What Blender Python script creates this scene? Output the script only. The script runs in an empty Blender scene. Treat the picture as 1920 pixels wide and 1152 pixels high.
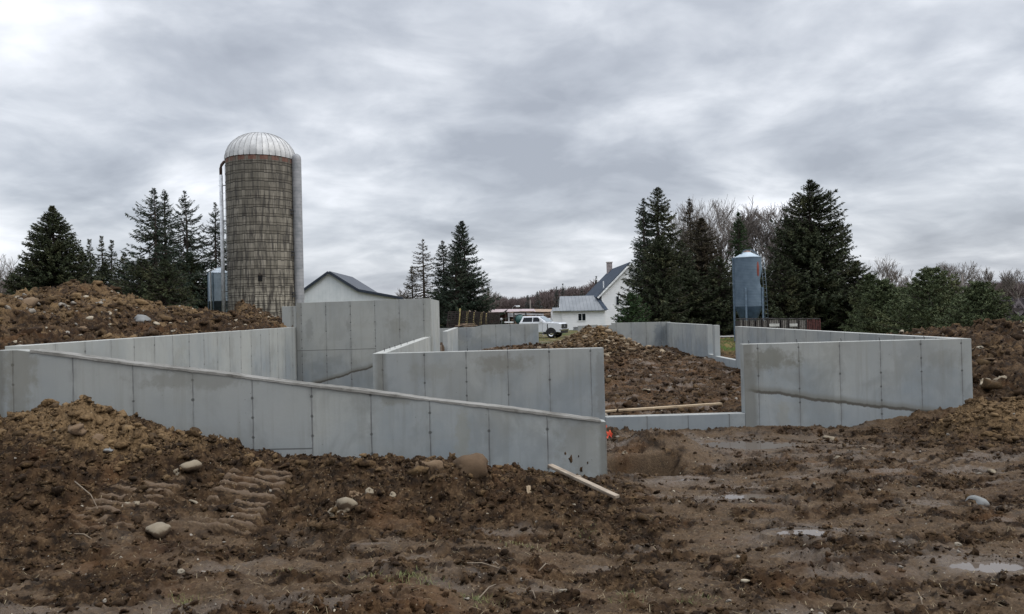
import bpy, bmesh, math, random
import numpy as np
from mathutils import Vector, Matrix
R = math.radians
SC = bpy.context.scene
COL = SC.collection
rng = np.random.default_rng(7)
random.seed(7)
E = 2.65            # eye height above the dug-out ground
F = 1390.0          # focal length of the photograph in its own pixels
ROLL, PITCH, YAW = R(1.4), R(0.45), R(1.24)

# ------------------------------------------------------------------ camera
fw = Vector((math.sin(YAW)*math.cos(PITCH), math.cos(YAW)*math.cos(PITCH), math.sin(PITCH)))
r0 = Vector((math.cos(YAW), -math.sin(YAW), 0)); u0 = r0.cross(fw)
rt = r0*math.cos(ROLL) - u0*math.sin(ROLL); up = u0*math.cos(ROLL) + r0*math.sin(ROLL)
cam = bpy.data.cameras.new('camera'); co = bpy.data.objects.new('camera', cam); COL.objects.link(co)
M = Matrix((rt, up, -fw)).transposed().to_4x4(); M.translation = (0, 0, E); co.matrix_world = M
cam.sensor_width = 36; cam.lens = 36*F/1920; cam.clip_start = .1; cam.clip_end = 9000
SC.camera = co
SC.view_settings.view_transform = 'Standard'; SC.view_settings.look = 'None'; SC.view_settings.exposure = 0

def at(px, py, Y):
    """world point seen at photo pixel (px,py) that stands at depth Y"""
    d = fw*F + rt*(px-960) + up*(576-py)
    return Vector((d.x*Y/d.y, Y, E + d.z*Y/d.y))

# ------------------------------------------------------------------ tagging
def tag(o, label=None, cat=None, group=None, kind=None):
    if label: o['label'] = label
    if cat: o['category'] = cat
    if group: o['group'] = group
    if kind: o['kind'] = kind
    return o
def thing(name, label, cat, loc=(0,0,0), rz=0, group=None):
    o = bpy.data.objects.new(name, None); COL.objects.link(o)
    o.location = loc; o.rotation_euler = (0,0,rz); o.empty_display_size = .2
    return tag(o, label, cat, group)
def mesh_obj(name, me, mat=None, parent=None):
    o = bpy.data.objects.new(name, me); COL.objects.link(o)
    if mat and not me.materials: me.materials.append(mat)
    if parent: o.parent = parent
    return o
def npmesh(name, V, Fc, nper, smooth=False):
    """V (n,3), Fc (m,nper) -> mesh"""
    me = bpy.data.meshes.new(name)
    V = np.asarray(V, dtype=np.float32); Fc = np.asarray(Fc, dtype=np.int32)
    me.vertices.add(len(V)); me.vertices.foreach_set('co', V.ravel())
    me.loops.add(Fc.size); me.loops.foreach_set('vertex_index', Fc.ravel())
    me.polygons.add(len(Fc))
    me.polygons.foreach_set('loop_start', np.arange(0, Fc.size, nper, dtype=np.int32))
    me.polygons.foreach_set('loop_total', np.full(len(Fc), nper, dtype=np.int32))
    if smooth: me.polygons.foreach_set('use_smooth', np.ones(len(Fc), dtype=bool))
    me.update(calc_edges=True)
    return me

class MB:
    def __init__(s): s.v=[]; s.f=[]; s.sm=[]; s.uv=[]
    def add(s, vs, fs, sm=False):
        n=len(s.v); s.v += [tuple(v) for v in vs]
        for f in fs: s.f.append(tuple(i+n for i in f)); s.sm.append(sm)
        return s
    def box(s, x0,x1,y0,y1,z0,z1, m=None):
        vs=[Vector(p) for p in ((x0,y0,z0),(x1,y0,z0),(x1,y1,z0),(x0,y1,z0),(x0,y0,z1),(x1,y0,z1),(x1,y1,z1),(x0,y1,z1))]
        if m: vs=[m@v for v in vs]
        return s.add(vs, [(0,3,2,1),(4,5,6,7),(0,1,5,4),(1,2,6,5),(2,3,7,6),(3,0,4,7)])
    def bar(s, a, b, w, h=None, upv=(0,0,1)):
        a=Vector(a); b=Vector(b); h=h or w; d=(b-a).normalized(); u=Vector(upv)
        if abs(d.dot(u))>.98: u=Vector((0,1,0))
        x=d.cross(u).normalized(); z=x.cross(d)
        vs=[]
        for p in (a,b):
            for i,j in ((-1,-1),(1,-1),(1,1),(-1,1)): vs.append(p+x*i*w/2+z*j*h/2)
        return s.add(vs,[(3,2,1,0),(4,5,6,7),(0,1,5,4),(1,2,6,5),(2,3,7,6),(3,0,4,7)])
    def tube(s, pts, rad, n=8, cap=True):
        pts=[Vector(p) for p in pts]; rads=rad if isinstance(rad,(list,tuple)) else [rad]*len(pts)
        vs=[]; fs=[]
        for i,p in enumerate(pts):
            d=(pts[min(i+1,len(pts)-1)]-pts[max(i-1,0)]).normalized()
            u=Vector((0,0,1)) if abs(d.z)<.95 else Vector((0,1,0))
            x=d.cross(u).normalized(); y=x.cross(d)
            for k in range(n):
                a=2*math.pi*k/n; vs.append(p+(x*math.cos(a)+y*math.sin(a))*rads[i])
        for i in range(len(pts)-1):
            for k in range(n):
                k2=(k+1)%n; fs.append((i*n+k,i*n+k2,(i+1)*n+k2,(i+1)*n+k))
        s.add(vs,fs,True)
        if cap:
            b=len(s.v)-len(vs)
            s.f.append(tuple(b+k for k in range(n))[::-1]); s.sm.append(False)
            s.f.append(tuple(b+(len(pts)-1)*n+k for k in range(n))); s.sm.append(False)
        return s
    def lathe(s, prof, n=48, c=(0,0,0), sm=True, a0=0, a1=2*math.pi):
        vs=[]; fs=[]; full=abs(a1-a0-2*math.pi)<1e-6; m=n if full else n+1
        for r,z in prof:
            for k in range(m):
                a=a0+(a1-a0)*k/n; vs.append((c[0]+r*math.cos(a), c[1]+r*math.sin(a), c[2]+z))
        for i in range(len(prof)-1):
            for k in range(n):
                k2=(k+1)%m; fs.append((i*m+k,i*m+k2,(i+1)*m+k2,(i+1)*m+k))
        return s.add(vs,fs,sm)
    def prism(s, poly, axis, a, b):
        """poly of 2D points extruded along axis ('x','y','z') from a to b"""
        def P(p,t): return {'x':(t,p[0],p[1]),'y':(p[0],t,p[1]),'z':(p[0],p[1],t)}[axis]
        n=len(poly); vs=[P(p,a) for p in poly]+[P(p,b) for p in poly]
        fs=[tuple(range(n)),tuple(range(2*n-1,n-1,-1))]+[(i+n,(i+1)%n+n,(i+1)%n,i) for i in range(n)]
        return s.add(vs,fs)
    def mesh(s,name,mat=None):
        me=bpy.data.meshes.new(name); me.from_pydata([tuple(v) for v in s.v],[],s.f)
        me.polygons.foreach_set('use_smooth', s.sm)
        bm=bmesh.new(); bm.from_mesh(me); bmesh.ops.recalc_face_normals(bm,faces=bm.faces); bm.to_mesh(me); bm.free()
        if mat: me.materials.append(mat)
        me.update(); return me
    def build(s,name,mat,parent=None,bevel=0):
        o=mesh_obj(name,s.mesh(name,mat),None,parent)
        if bevel:
            b=o.modifiers.new('bevel','BEVEL'); b.width=bevel; b.segments=2; b.limit_method='ANGLE'
        return o

# ------------------------------------------------------------------ shader helper
class X:
    """socket expression"""
    def __init__(s,m,sock): s.m=m; s.s=sock
    def _op(s,op,o,rev=False):
        n=s.m.nt.nodes.new('ShaderNodeMath'); n.operation=op
        a,b=(o,s) if rev else (s,o)
        s.m.put(n.inputs[0],a)
        if b is not None: s.m.put(n.inputs[1],b)
        return X(s.m,n.outputs[0])
    def __add__(s,o): return s._op('ADD',o)
    __radd__=__add__
    def __sub__(s,o): return s._op('SUBTRACT',o)
    def __rsub__(s,o): return s._op('SUBTRACT',o,True)
    def __mul__(s,o): return s._op('MULTIPLY',o)
    __rmul__=__mul__
    def __truediv__(s,o): return s._op('DIVIDE',o)
    def __rtruediv__(s,o): return s._op('DIVIDE',o,True)
    def __pow__(s,o): return s._op('POWER',o)
    def abs(s): return s._op('ABSOLUTE',None)
    def floor(s): return s._op('FLOOR',None)
    def fract(s): return s._op('FRACT',None)
    def sin(s): return s._op('SINE',None)
    def max(s,o): return s._op('MAXIMUM',o)
    def min(s,o): return s._op('MINIMUM',o)
    def lt(s,o): return s._op('LESS_THAN',o)
    def gt(s,o): return s._op('GREATER_THAN',o)
    def pp(s,o): return s._op('PINGPONG',o)
    def mod(s,o): return s._op('FLOORED_MODULO',o)
    def band(s,a,b,c=0.,d=1.,smooth=True):
        n=s.m.nt.nodes.new('ShaderNodeMapRange'); n.interpolation_type='SMOOTHSTEP' if smooth else 'LINEAR'
        s.m.put(n.inputs[0],s)
        for i,v in enumerate((a,b,c,d)): s.m.put(n.inputs[i+1],v)
        return X(s.m,n.outputs[0])
class Mat:
    def __init__(s,name,tree=None):
        if tree is None:
            s.mat=bpy.data.materials.new(name); s.mat.use_nodes=True; s.nt=s.mat.node_tree
            s.bsdf=s.nt.nodes['Principled BSDF']
        else: s.nt=tree
    def put(s,inp,v):
        if isinstance(v,X): s.nt.links.new(v.s,inp)
        elif isinstance(v,(tuple,list)) : inp.default_value=tuple(v)+((1,) if len(v)==3 and len(inp.default_value)==4 else ())
        else:
            try: inp.default_value=v
            except TypeError: inp.default_value=(v,v,v)
    def coord(s,k='Object'):
        n=s.nt.nodes.new('ShaderNodeTexCoord'); return X(s,n.outputs[k])
    def pos(s):
        n=s.nt.nodes.new('ShaderNodeNewGeometry'); return X(s,n.outputs['Position'])
    def normal(s):
        n=s.nt.nodes.new('ShaderNodeNewGeometry'); return X(s,n.outputs['Normal'])
    def attr(s,name,out='Fac'):
        n=s.nt.nodes.new('ShaderNodeAttribute'); n.attribute_name=name; return X(s,n.outputs[out])
    def sep(s,v):
        n=s.nt.nodes.new('ShaderNodeSeparateXYZ'); s.put(n.inputs[0],v); return [X(s,o) for o in n.outputs]
    def comb(s,x,y,z):
        n=s.nt.nodes.new('ShaderNodeCombineXYZ')
        for i,v in enumerate((x,y,z)): s.put(n.inputs[i],v)
        return X(s,n.outputs[0])
    def vmul(s,v,t):
        n=s.nt.nodes.new('ShaderNodeVectorMath'); n.operation='MULTIPLY'; s.put(n.inputs[0],v); s.put(n.inputs[1],t); return X(s,n.outputs[0])
    def noise(s,v,scale,det=4,rough=.55,dist=0,col=False,lac=2.):
        n=s.nt.nodes.new('ShaderNodeTexNoise'); s.put(n.inputs['Vector'],v)
        for k,q in (('Scale',scale),('Detail',det),('Roughness',rough),('Distortion',dist),('Lacunarity',lac)): s.put(n.inputs[k],q)
        return X(s,n.outputs['Color' if col else 'Fac'])
    def voro(s,v,scale,feat='F1',out='Distance',rand=1):
        n=s.nt.nodes.new('ShaderNodeTexVoronoi'); n.feature=feat; s.put(n.inputs['Vector'],v); s.put(n.inputs['Scale'],scale); s.put(n.inputs['Randomness'],rand)
        return X(s,n.outputs[out])
    def white(s,v):
        n=s.nt.nodes.new('ShaderNodeTexWhiteNoise'); n.noise_dimensions='3D'; s.put(n.inputs[0],v); return X(s,n.outputs['Value'])
    def mix(s,f,a,b,mode='MIX'):
        n=s.nt.nodes.new('ShaderNodeMix'); n.data_type='RGBA'; n.blend_type=mode
        s.put(n.inputs[0],f); s.put(n.inputs[6],a); s.put(n.inputs[7],b); return X(s,n.outputs[2])
    def ramp(s,f,stops,interp='LINEAR'):
        n=s.nt.nodes.new('ShaderNodeValToRGB'); s.put(n.inputs[0],f); c=n.color_ramp; c.interpolation=interp
        while len(c.elements)<len(stops): c.elements.new(.5)
        for e,(p,q) in zip(c.elements,stops): e.position=p; e.color=tuple(q)+(1,) if len(q)==3 else q
        return X(s,n.outputs[0])
    def scale(s,c,f):
        n=s.nt.nodes.new('ShaderNodeVectorMath'); n.operation='SCALE'; s.put(n.inputs[0],c); s.put(n.inputs[3],f); return X(s,n.outputs[0])
    def bump(s,h,strength=.5,dist=.02):
        n=s.nt.nodes.new('ShaderNodeBump'); s.put(n.inputs['Strength'],strength); s.put(n.inputs['Distance'],dist); s.put(n.inputs['Height'],h)
        s.nt.links.new(n.outputs[0],s.bsdf.inputs['Normal'])
    def out(s,color=None,rough=None,metal=None,**k):
        if color is not None: s.put(s.bsdf.inputs['Base Color'],color)
        if rough is not None: s.put(s.bsdf.inputs['Roughness'],rough)
        if metal is not None: s.put(s.bsdf.inputs['Metallic'],metal)
        for kk,v in k.items(): s.put(s.bsdf.inputs[kk.replace('_',' ')],v)
        return s.mat
def simple(name,c,rough=.7,metal=0,var=.25,sc=3.,bump=0):
    m=Mat(name); p=m.coord('Object'); n=m.noise(p,sc,5,.6)
    col=m.mix(n.band(.3,.7),tuple(x*(1-var) for x in c),tuple(min(1,x*(1+var)) for x in c))
    if bump: m.bump(n,.4,bump)
    return m.out(col,rough,metal)

# ------------------------------------------------------------------ numpy noise
_perm=rng.permutation(4096).astype(np.int64)
def _hash(ix,iy,s): return _perm[(_perm[(ix+s*131)&4095]+iy+s*57)&4095]
_ga=rng.random((512,512))*2*math.pi; _gc=np.cos(_ga).ravel(); _gs=np.sin(_ga).ravel()
def perlin(x,y,s=0):
    fx0=np.floor(x); fy0=np.floor(y); fx=x-fx0; fy=y-fy0
    ix=fx0.astype(np.int64)+s*37; iy=fy0.astype(np.int64)+s*91
    x0=(ix&511)<<9; x1=((ix+1)&511)<<9; y0=iy&511; y1=(iy+1)&511
    def g(k,dx,dy): return _gc[k]*dx+_gs[k]*dy
    u=fx*fx*(3-2*fx); v=fy*fy*(3-2*fy)
    a=g(x0|y0,fx,fy); b=g(x1|y0,fx-1,fy); c=g(x0|y1,fx,fy-1); d=g(x1|y1,fx-1,fy-1)
    a+=u*(b-a); c+=u*(d-c); return (a+v*(c-a))*1.5
def fbm(x,y,o=4,s=0,bil=False,gain=.5):
    r=0; a=1
    for i in range(o):
        n=perlin(x*2**i,y*2**i,s+i*7); r=r+a*(np.abs(n)*2-.5 if bil else n); a*=gain
    return r
_l4=rng.random((4,512*512))
def lumps(x,y,s,dens=.8,rmin=.2,rmax=.62):
    """hemispherical lumps of random radius, cell size 1"""
    ix=np.floor(x).astype(np.int64); iy=np.floor(y).astype(np.int64); h=np.zeros_like(x)
    for dx in (-1,0,1):
        for dy in (-1,0,1):
            k=(((ix+dx+s*37)&511)<<9)|((iy+dy+s*91)&511); a=_l4[0][k]; b=_l4[1][k]; c=_l4[2][k]; e=_l4[3][k]
            px=ix+dx+a; py=iy+dy+b; r=np.where(e<dens,rmin+(rmax-rmin)*c*c,0.01)
            ax=1+.5*(a-.5); d2=((x-px)*ax)**2+((y-py)/ax)**2
            h=np.maximum(h,np.sqrt(np.maximum(r*r-d2,0)))
    return h
def sstep(a,b,x): t=np.clip((x-a)/(b-a),0,1); return t*t*(3-2*t)
# ------------------------------------------------------------------ terrain heights
PANEL=.914
def rel(px,py,Y): p=at(px,py,Y); return (p.x,p.y,p.z)
OUT=[(0,0,.9),(-6,0,1.0),(6,0,.8),(0,3,.7),(-5,3,.75),(5,3,.6),(0,-10,1),(-20,-10,1.4),(20,-10,1),
 (0,5.8,.30),(-4,5.8,.40),(4,5.8,.24),(9,5.8,.3),(-9,6,.6),
 (0,7.4,.18),(3,8,.10),(6,8,.10),(9,8,.2),(-3,7.6,.27),(-6,7.4,.38),(-9,8.5,.8),
 (3,10,0),(6,11,.0),(2.6,11.6,-.02),(4,13.8,-.06),(6,15.8,-.06),(8,15.9,-.05),(3,15.9,.0),(9,12,.08),(2.2,14,-.05),
 (-7.4,11.5,1.2),(-6,11.5,1.1),(-4,11.5,.62),(-2,11.5,.38),(0,11.5,.12),(1.7,11.5,.03),
 (-9,11.5,1.35),(-9,13.5,1.75),(-8,15,2.12),(-8,20,2.2),(-8,27,2.25),(-10,20,2.7),(-10.5,26,3.05),(-9,32,2.3),(-8.4,28.5,2.35),
 (-18,26,2.8),(-20,40,1.4),(-25,20,2.2),(-30,30,1.5),(-13,12,1.9),(-18,14,2.6),(-16,45,1.0),(-10,45,1.8),(-9,38,2.2),
 (-5,31,1.7),(-5,38,1.3),(-5,46,.9),(-5,50,.7),(0,49,.4),(3.8,47.4,.5),(7,48,.5),(0,60,.3),(3,72,.28),(-20,60,.6),(-20,80,.6),(12,92,.55),(0,100,.5),
 (11.1,17,.5),(12,20,1.15),(14.3,23,1.72),(16,24,1.78),(19,25,1.8),(22,19,1.7),(12.3,15,.32),(14,12.5,.3),(12,10,.25),(20,10,.7),(13,17,.75),
 (11.5,27,1.1),(11.2,33,.12),(13,36,.15),(14,42,.2),(19,33,.7),(11.5,46,.4),(20,50,.3),(30,40,.6),(40,60,.6),(30,25,1.2),
 (60,100,.5),(-60,100,.6),(-50,50,.8),(20,100,.5),(80,60,.5),(-80,60,.8)]
crest=[(0,786,10.9),(60,792,10.9),(120,772,10.4),(158,762,10.1),(200,806,10.1),(290,820,10.3),(400,826,10.5),(540,854,10.6),(640,866,10.6),(730,872,10.3),(885,872,10.2),(960,888,10.2),(1040,903,10.3),(1120,925,10.1),(1180,955,9.7)]
foot=[(-40,1010,7.9),(120,1010,8.0),(300,1010,8.1),(450,1000,8.5),(600,988,8.8),(900,978,8.95),(1100,985,8.9),(1250,1000,8.8)]
ridge=[(0,548,20),(60,552,21.5),(130,545,24),(175,528,26),(215,548,28.5),(260,566,30),(320,571,33),(380,575,36),(450,580,39),(530,594,45)]
OUT+= [rel(*c) for c in crest+foot+ridge]
OUT+= [(x-3,y,z-.2) for x,y,z in [rel(*c) for c in ridge]]
INN=[(-2.5,17,.1),(0,17,.15),(3,16.9,.24),(5,17,.24),(9,17,.1),(-2,25,.1),(5,22,.16),(9.8,22,.02),(9.8,31,.05),(4,28,.2),(9.8,38,.2),(10,44,.36),
 (6,33,.3),(0,30,.25),(0,40,.45),(1.2,43.2,.78),(3.8,46,.45),(-2,45,.2),(-2,36,.3),(8,42,.4),(4,40,.7),(2.2,39,.55),(6,40,.6)]
def rbf_fit(pts):
    P=np.array(pts,float); D=np.sqrt(((P[:,None,:2]-P[None,:,:2])**2).sum(-1)+.04)
    n=len(P); A=np.zeros((n+1,n+1)); A[:n,:n]=D; A[:n,n]=1; A[n,:n]=1
    w=np.linalg.solve(A,np.r_[P[:,2],0]); return P,w
def rbf(m,x,y):
    P,w=m; sh=x.shape; x=x.ravel(); y=y.ravel(); o=np.empty(x.size)
    for i in range(0,x.size,100000):
        s=slice(i,i+100000); D=np.sqrt((x[s,None]-P[None,:,0])**2+(y[s,None]-P[None,:,1])**2+.04)
        o[s]=D@w[:-1]+w[-1]
    return o.reshape(sh)
MO,MI=rbf_fit(OUT),rbf_fit(INN)
PUD=[(at(1390,832,14.6),1.5,.6),(at(1395,938,10.4),.52,.2),(at(1512,1014,8.4),.4,.18),(at(1850,1088,6.9),.40,.20),(at(700,1003,8.2),.2,.07),(at(1240,906,11.6),.6,.16),(at(1680,1036,7.9),.16,.06)]
def g(x,y,cx,cy,rx,ry,p=1.): return np.exp(-((((x-cx)/rx)**2+((y-cy)/ry)**2)**p))
def base_height(x,y):
    h=rbf(MO,x,y)
    far=sstep(95,140,np.hypot(x,y)); h=h*(1-far)+(.6+.5*fbm(x/160,y/160,3,5))*far
    # spoil mound in front of the right-hand wall
    h=h+.46*g(x,y,9.98,14.5,1.30,.75,2.3)+.06*g(x,y,7.8,15.3,1.4,.5)
    # hollow in the trench east of the front wall, soil heap by the sill
    h=h+.34*g(x,y,2.75,13.6,.75,.6)-.42*sstep(12.85,12.72,y+.08*fbm(x*2,y*2,2,55))*sstep(11.9,12.3,y)*sstep(1.80,1.95,x)*sstep(3.15,2.85,x)+.14*g(x,y,2.7,13.2,1.2,.45,1.5)
    h=h+.22*g(x,y,-14.25,26.3,.9,1.4)-.34*sstep(-8.5,-11,x)*sstep(15,18,y)
    wob=.12*fbm(x*1.5,y*1.5,3,77)
    inn=((x>-2.58)&(x<10.45)&(y>16.42)&(y<np.where(x>4.9,44.92,46.82)))
    inn|=False
    hi=rbf(MI,x,y)+1.35*g(x,y,5.1,37.6,1.75,2.3,.75)
    h=np.where(inn,hi,h)
    wing=((x>-7.62)&(x<-2.61)&(y>11.72)&(y<28.02)); h=np.where(wing,-.1,h)
    return h,inn,wing
def cov(x,y):
    """(clod amount, light dry soil amount)"""
    berm=sstep(8.3,9.2,y+.25*fbm(x,y,2,3))*(1-sstep(11.4,11.9,y))*sstep(2.6,1.2,x)
    leftp=sstep(-3.4,-5.0,x+.5*fbm(x*.7,y*.7,2,4))*sstep(6.4,7.6,y)
    rp=g(x,y,9.9,14.4,2.3,1.6,1.3)+sstep(10.3,11.2,x)*sstep(10.5,13,y)
    lr=sstep(-7.9,-9,x)*sstep(12,14,y)
    wv=fbm(x/1.1,y/.9,3,44); wf=fbm(x/3.5,y/3.5,3,45)
    pile=g(x,y,5.1,37.6,2.3,3,.9)
    cl=np.clip(berm+leftp+rp+lr+pile,0,1)
    tan=np.clip((.42*leftp*sstep(8.2,9.6,y)+.22*berm*sstep(9,10,y))*(.5+1.3*wv.clip(0,1))+rp*(.26+.35*wf)+lr*(.0+.34*wf+.20*g(x,y,-14.2,26.3,2.,3.)+.2*g(x,y,-13.6,20,1.4,2.3))+.7*g(x,y,9.95,14.5,1.4,.9,2)+.75*pile+.6*g(x,y,-5.6,10.1,.8,.6),0,1)
    return cl,tan
TRK=((-3.22,.36,8.35,10.15,.10),(-4.32,.32,8.1,9.5,.16))
def track(x,y):
    """0..1 mask and bar phase of the digger-track prints"""
    M_=np.zeros_like(x); PH=np.zeros_like(x)
    for (cx,hw,y0,y1,sk) in TRK:
        c=cx+.10*(y-9); m=sstep(hw+.05,hw-.03,np.abs(x-c+.05*perlin(y*2,x,5)))*sstep(y0,y0+.3,y)*sstep(y1,y1-.25,y)*sstep(-.38,-.08,fbm(x/.45,y/.35,3,23))
        ph=((y-sk*(x-c)+.045*perlin(x*2.2,y*3,6)+.012*perlin(x*14,y*14,7))/.15)%1.0; k=m>M_; M_=np.where(k,m,M_); PH=np.where(k,ph,PH)
    m=sstep(.35,.28,np.abs((x-7.2)*.75+(y-12.3)*.66))*sstep(1.2,.9,np.abs((x-7.2)*.66-(y-12.3)*.75)); ph=(((x-7.2)*.66-(y-12.3)*.75)/.19)%1.0
    k=m>M_; return np.where(k,m,M_),np.where(k,ph,PH)
def roughness(x,y,cl):
    patch=sstep(-.25,.35,fbm(x/1.0,y/.55,5,41,False,.6)); q=np.clip(.30+.70*patch,0,1)
    inside=(x>-2.5)&(x<10.4)&(y>16.5)&(y<46)
    return np.maximum(np.where(inside,np.maximum(q,.55),q*.9),cl)
def height(x,y,detail=True):
    x=np.asarray(x,float); y=np.asarray(y,float)
    h,inn,wing=base_height(x,y)
    if not detail: return h
    cl,_=cov(x,y); dist=np.maximum(y,2)
    far=1-sstep(60,90,np.hypot(x,y))
    wx=x+.12*perlin(x*3,y*3,31)+.035*perlin(x*13,y*13,33); wy=y+.12*perlin(x*3+9,y*3,32)+.035*perlin(x*13,y*13,34)
    d=(.10*fbm(x/2.3,y/2.3,3,11)+ .06*cl*fbm(x/.8,y/.8,3,12))*far
    rough=roughness(x,y,cl)
    d+=rough*far*(.070*fbm(wx/.45,wy/.38,4,51,True,.62)-.02)
    d+=far*rough*(.14*lumps(wx/.46,wy/.46,61,.22,.15,.5)*(.3+.7*cl)+.085*lumps(wx/.19,wy/.19,65,.5,.15,.6)+.055*lumps(wx/.085,wy/.085,69,.65,.2,.6))
    d+=far*(.010+.018*rough)*fbm(wx/.075,wy/.06,3,71,True,.65)
    # smeared ruts running away to the right
    rut=(1-cl)*sstep(4,5.5,y)*far; s=(x*.35+y*.94)
    d+=rut*(.035*fbm(s/.55,(x*.94-y*.35)/3.2,3,81)+.012*fbm(s/.10,(x*.94-y*.35)/.7,2,83))
    # bigger lumps of earth on the spoil banks further away
    big=cl*sstep(13,16,y)*far
    d+=big*(.10*lumps(wx/.9,wy/.9,91,.3,.15,.5)+.10*lumps(wx/.34,wy/.34,95,.45,.15,.6)+.13*fbm(wx/.6,wy/.6,5,96,True,.62))
    m,ph=track(x,y)
    d=d*(1-.80*m)+m*((.034+.03*perlin(x*2,y*2,24))*sstep(.0,.12,ph)*(1-sstep(.34,.45,ph))-.015+.022*fbm(x*5,y*14,4,29,False,.65))
    d=np.where(wing,0,d)
    h=h+d
    for p,rx,ry in PUD:
        k=(np.abs(x-p.x)<rx*3)&(np.abs(y-p.y)<ry*3)
        if not k.any(): continue
        xk,yk=x[k],y[k]; r=np.sqrt(((xk-p.x)/rx)**2+((yk-p.y)/ry)**2); rn=r+.38*fbm(xk*1.6/max(rx,.35),yk*2.4/max(ry,.3),3,99)
        zp=float(PZ[(p.x,p.y)]); hk=h[k]; m=1-sstep(.9,1.7,r)
        # shallow basin whose rim always stands above the water disc
        bas=zp+.060*sstep(.60,1.15,rn)-.026+.20*d[k]*sstep(.3,.9,rn)+.012*fbm(xk*9,yk*9,2,97)
        rim=np.where((r>.85)&(r<1.3),np.maximum(hk*(1-m)+m*bas,zp+.012),hk*(1-m)+m*bas)
        h[k]=rim
    return h
PZ={}
for p,rx,ry in PUD: PZ[(p.x,p.y)]=base_height(np.array([p.x]),np.array([p.y]))[0][0]-.01
def gz(x,y): return float(height(np.array([float(x)]),np.array([float(y)]))[0])
def steps(*segs):
    o=[segs[0][0]]
    for a,b,d0,d1 in segs:
        x=a; 
        while x<b-1e-6:
            t=(x-a)/(b-a); x=min(b,x+d0*(d1/d0)**t); o.append(x)
    return np.array(o)
right=steps((0,9.2,.021,.021),(9.2,12,.025,.05),(12,30,.06,.3),(30,140,.5,8),(140,4000,15,500))
left=steps((0,7.9,.021,.021),(7.9,18,.03,.08),(18,40,.1,.6),(40,140,1,8),(140,4000,15,500))
gx=np.r_[-left[::-1][:-1],right]
gy=steps((-60,0,8,1),(0,4.6,.5,.05),(4.6,12.4,.019,.021),(12.4,18,.024,.045),(18,50,.05,.14),(50,120,.2,3),(120,4500,6,500))
GX,GY=np.meshgrid(gx,gy)
GZ=height(GX,GY)
# a step off into the sunken land far away keeps the sheet below the horizon
ny,nx=GX.shape
V=np.stack([GX.ravel(),GY.ravel(),GZ.ravel()],1)
idx=np.arange(nx*ny).reshape(ny,nx)
Fc=np.stack([idx[:-1,:-1].ravel(),idx[:-1,1:].ravel(),idx[1:,1:].ravel(),idx[1:,:-1].ravel()],1)
me=npmesh('ground',V,Fc,4,True)
cl,tan=cov(GX,GY)
inn=base_height(GX,GY)[1]
grass=sstep(50,62,GY+4*fbm(GX/6,GY/6,3,8))
grass=np.maximum(grass,sstep(11.5,13,GX)*sstep(36,42,GY)); grass=np.maximum(grass,sstep(-15,-22,GX)*sstep(14,30,GY))
wet=(1-cl)*sstep(.1,.5,fbm(GX/1.4,GY/.7,3,88))
for p,rx,ry in PUD: wet=np.maximum(wet,1.6*g(GX,GY,p.x,p.y,rx*1.7,ry*2.2))
low=np.clip((fbm(GX/.42,GY/.36,4,51,True,.6)+.2)/1.2,0,1)
trkm,trkp=track(GX,GY); smooth_=1-roughness(GX,GY,cl)
smooth_=np.maximum(smooth_*(1-inn),(1+1.*(GX<0))*trkm*sstep(.0,.15,trkp)*(1-sstep(.34,.5,trkp)))
for nm,a in (('smear',smooth_),('tan',tan),('clod',cl),('grass',grass),('wet',wet),('inside',inn.astype(float))):
    at_=me.attributes.new(nm,'FLOAT','POINT'); at_.data.foreach_set('value',np.asarray(a,np.float32).ravel())

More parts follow.
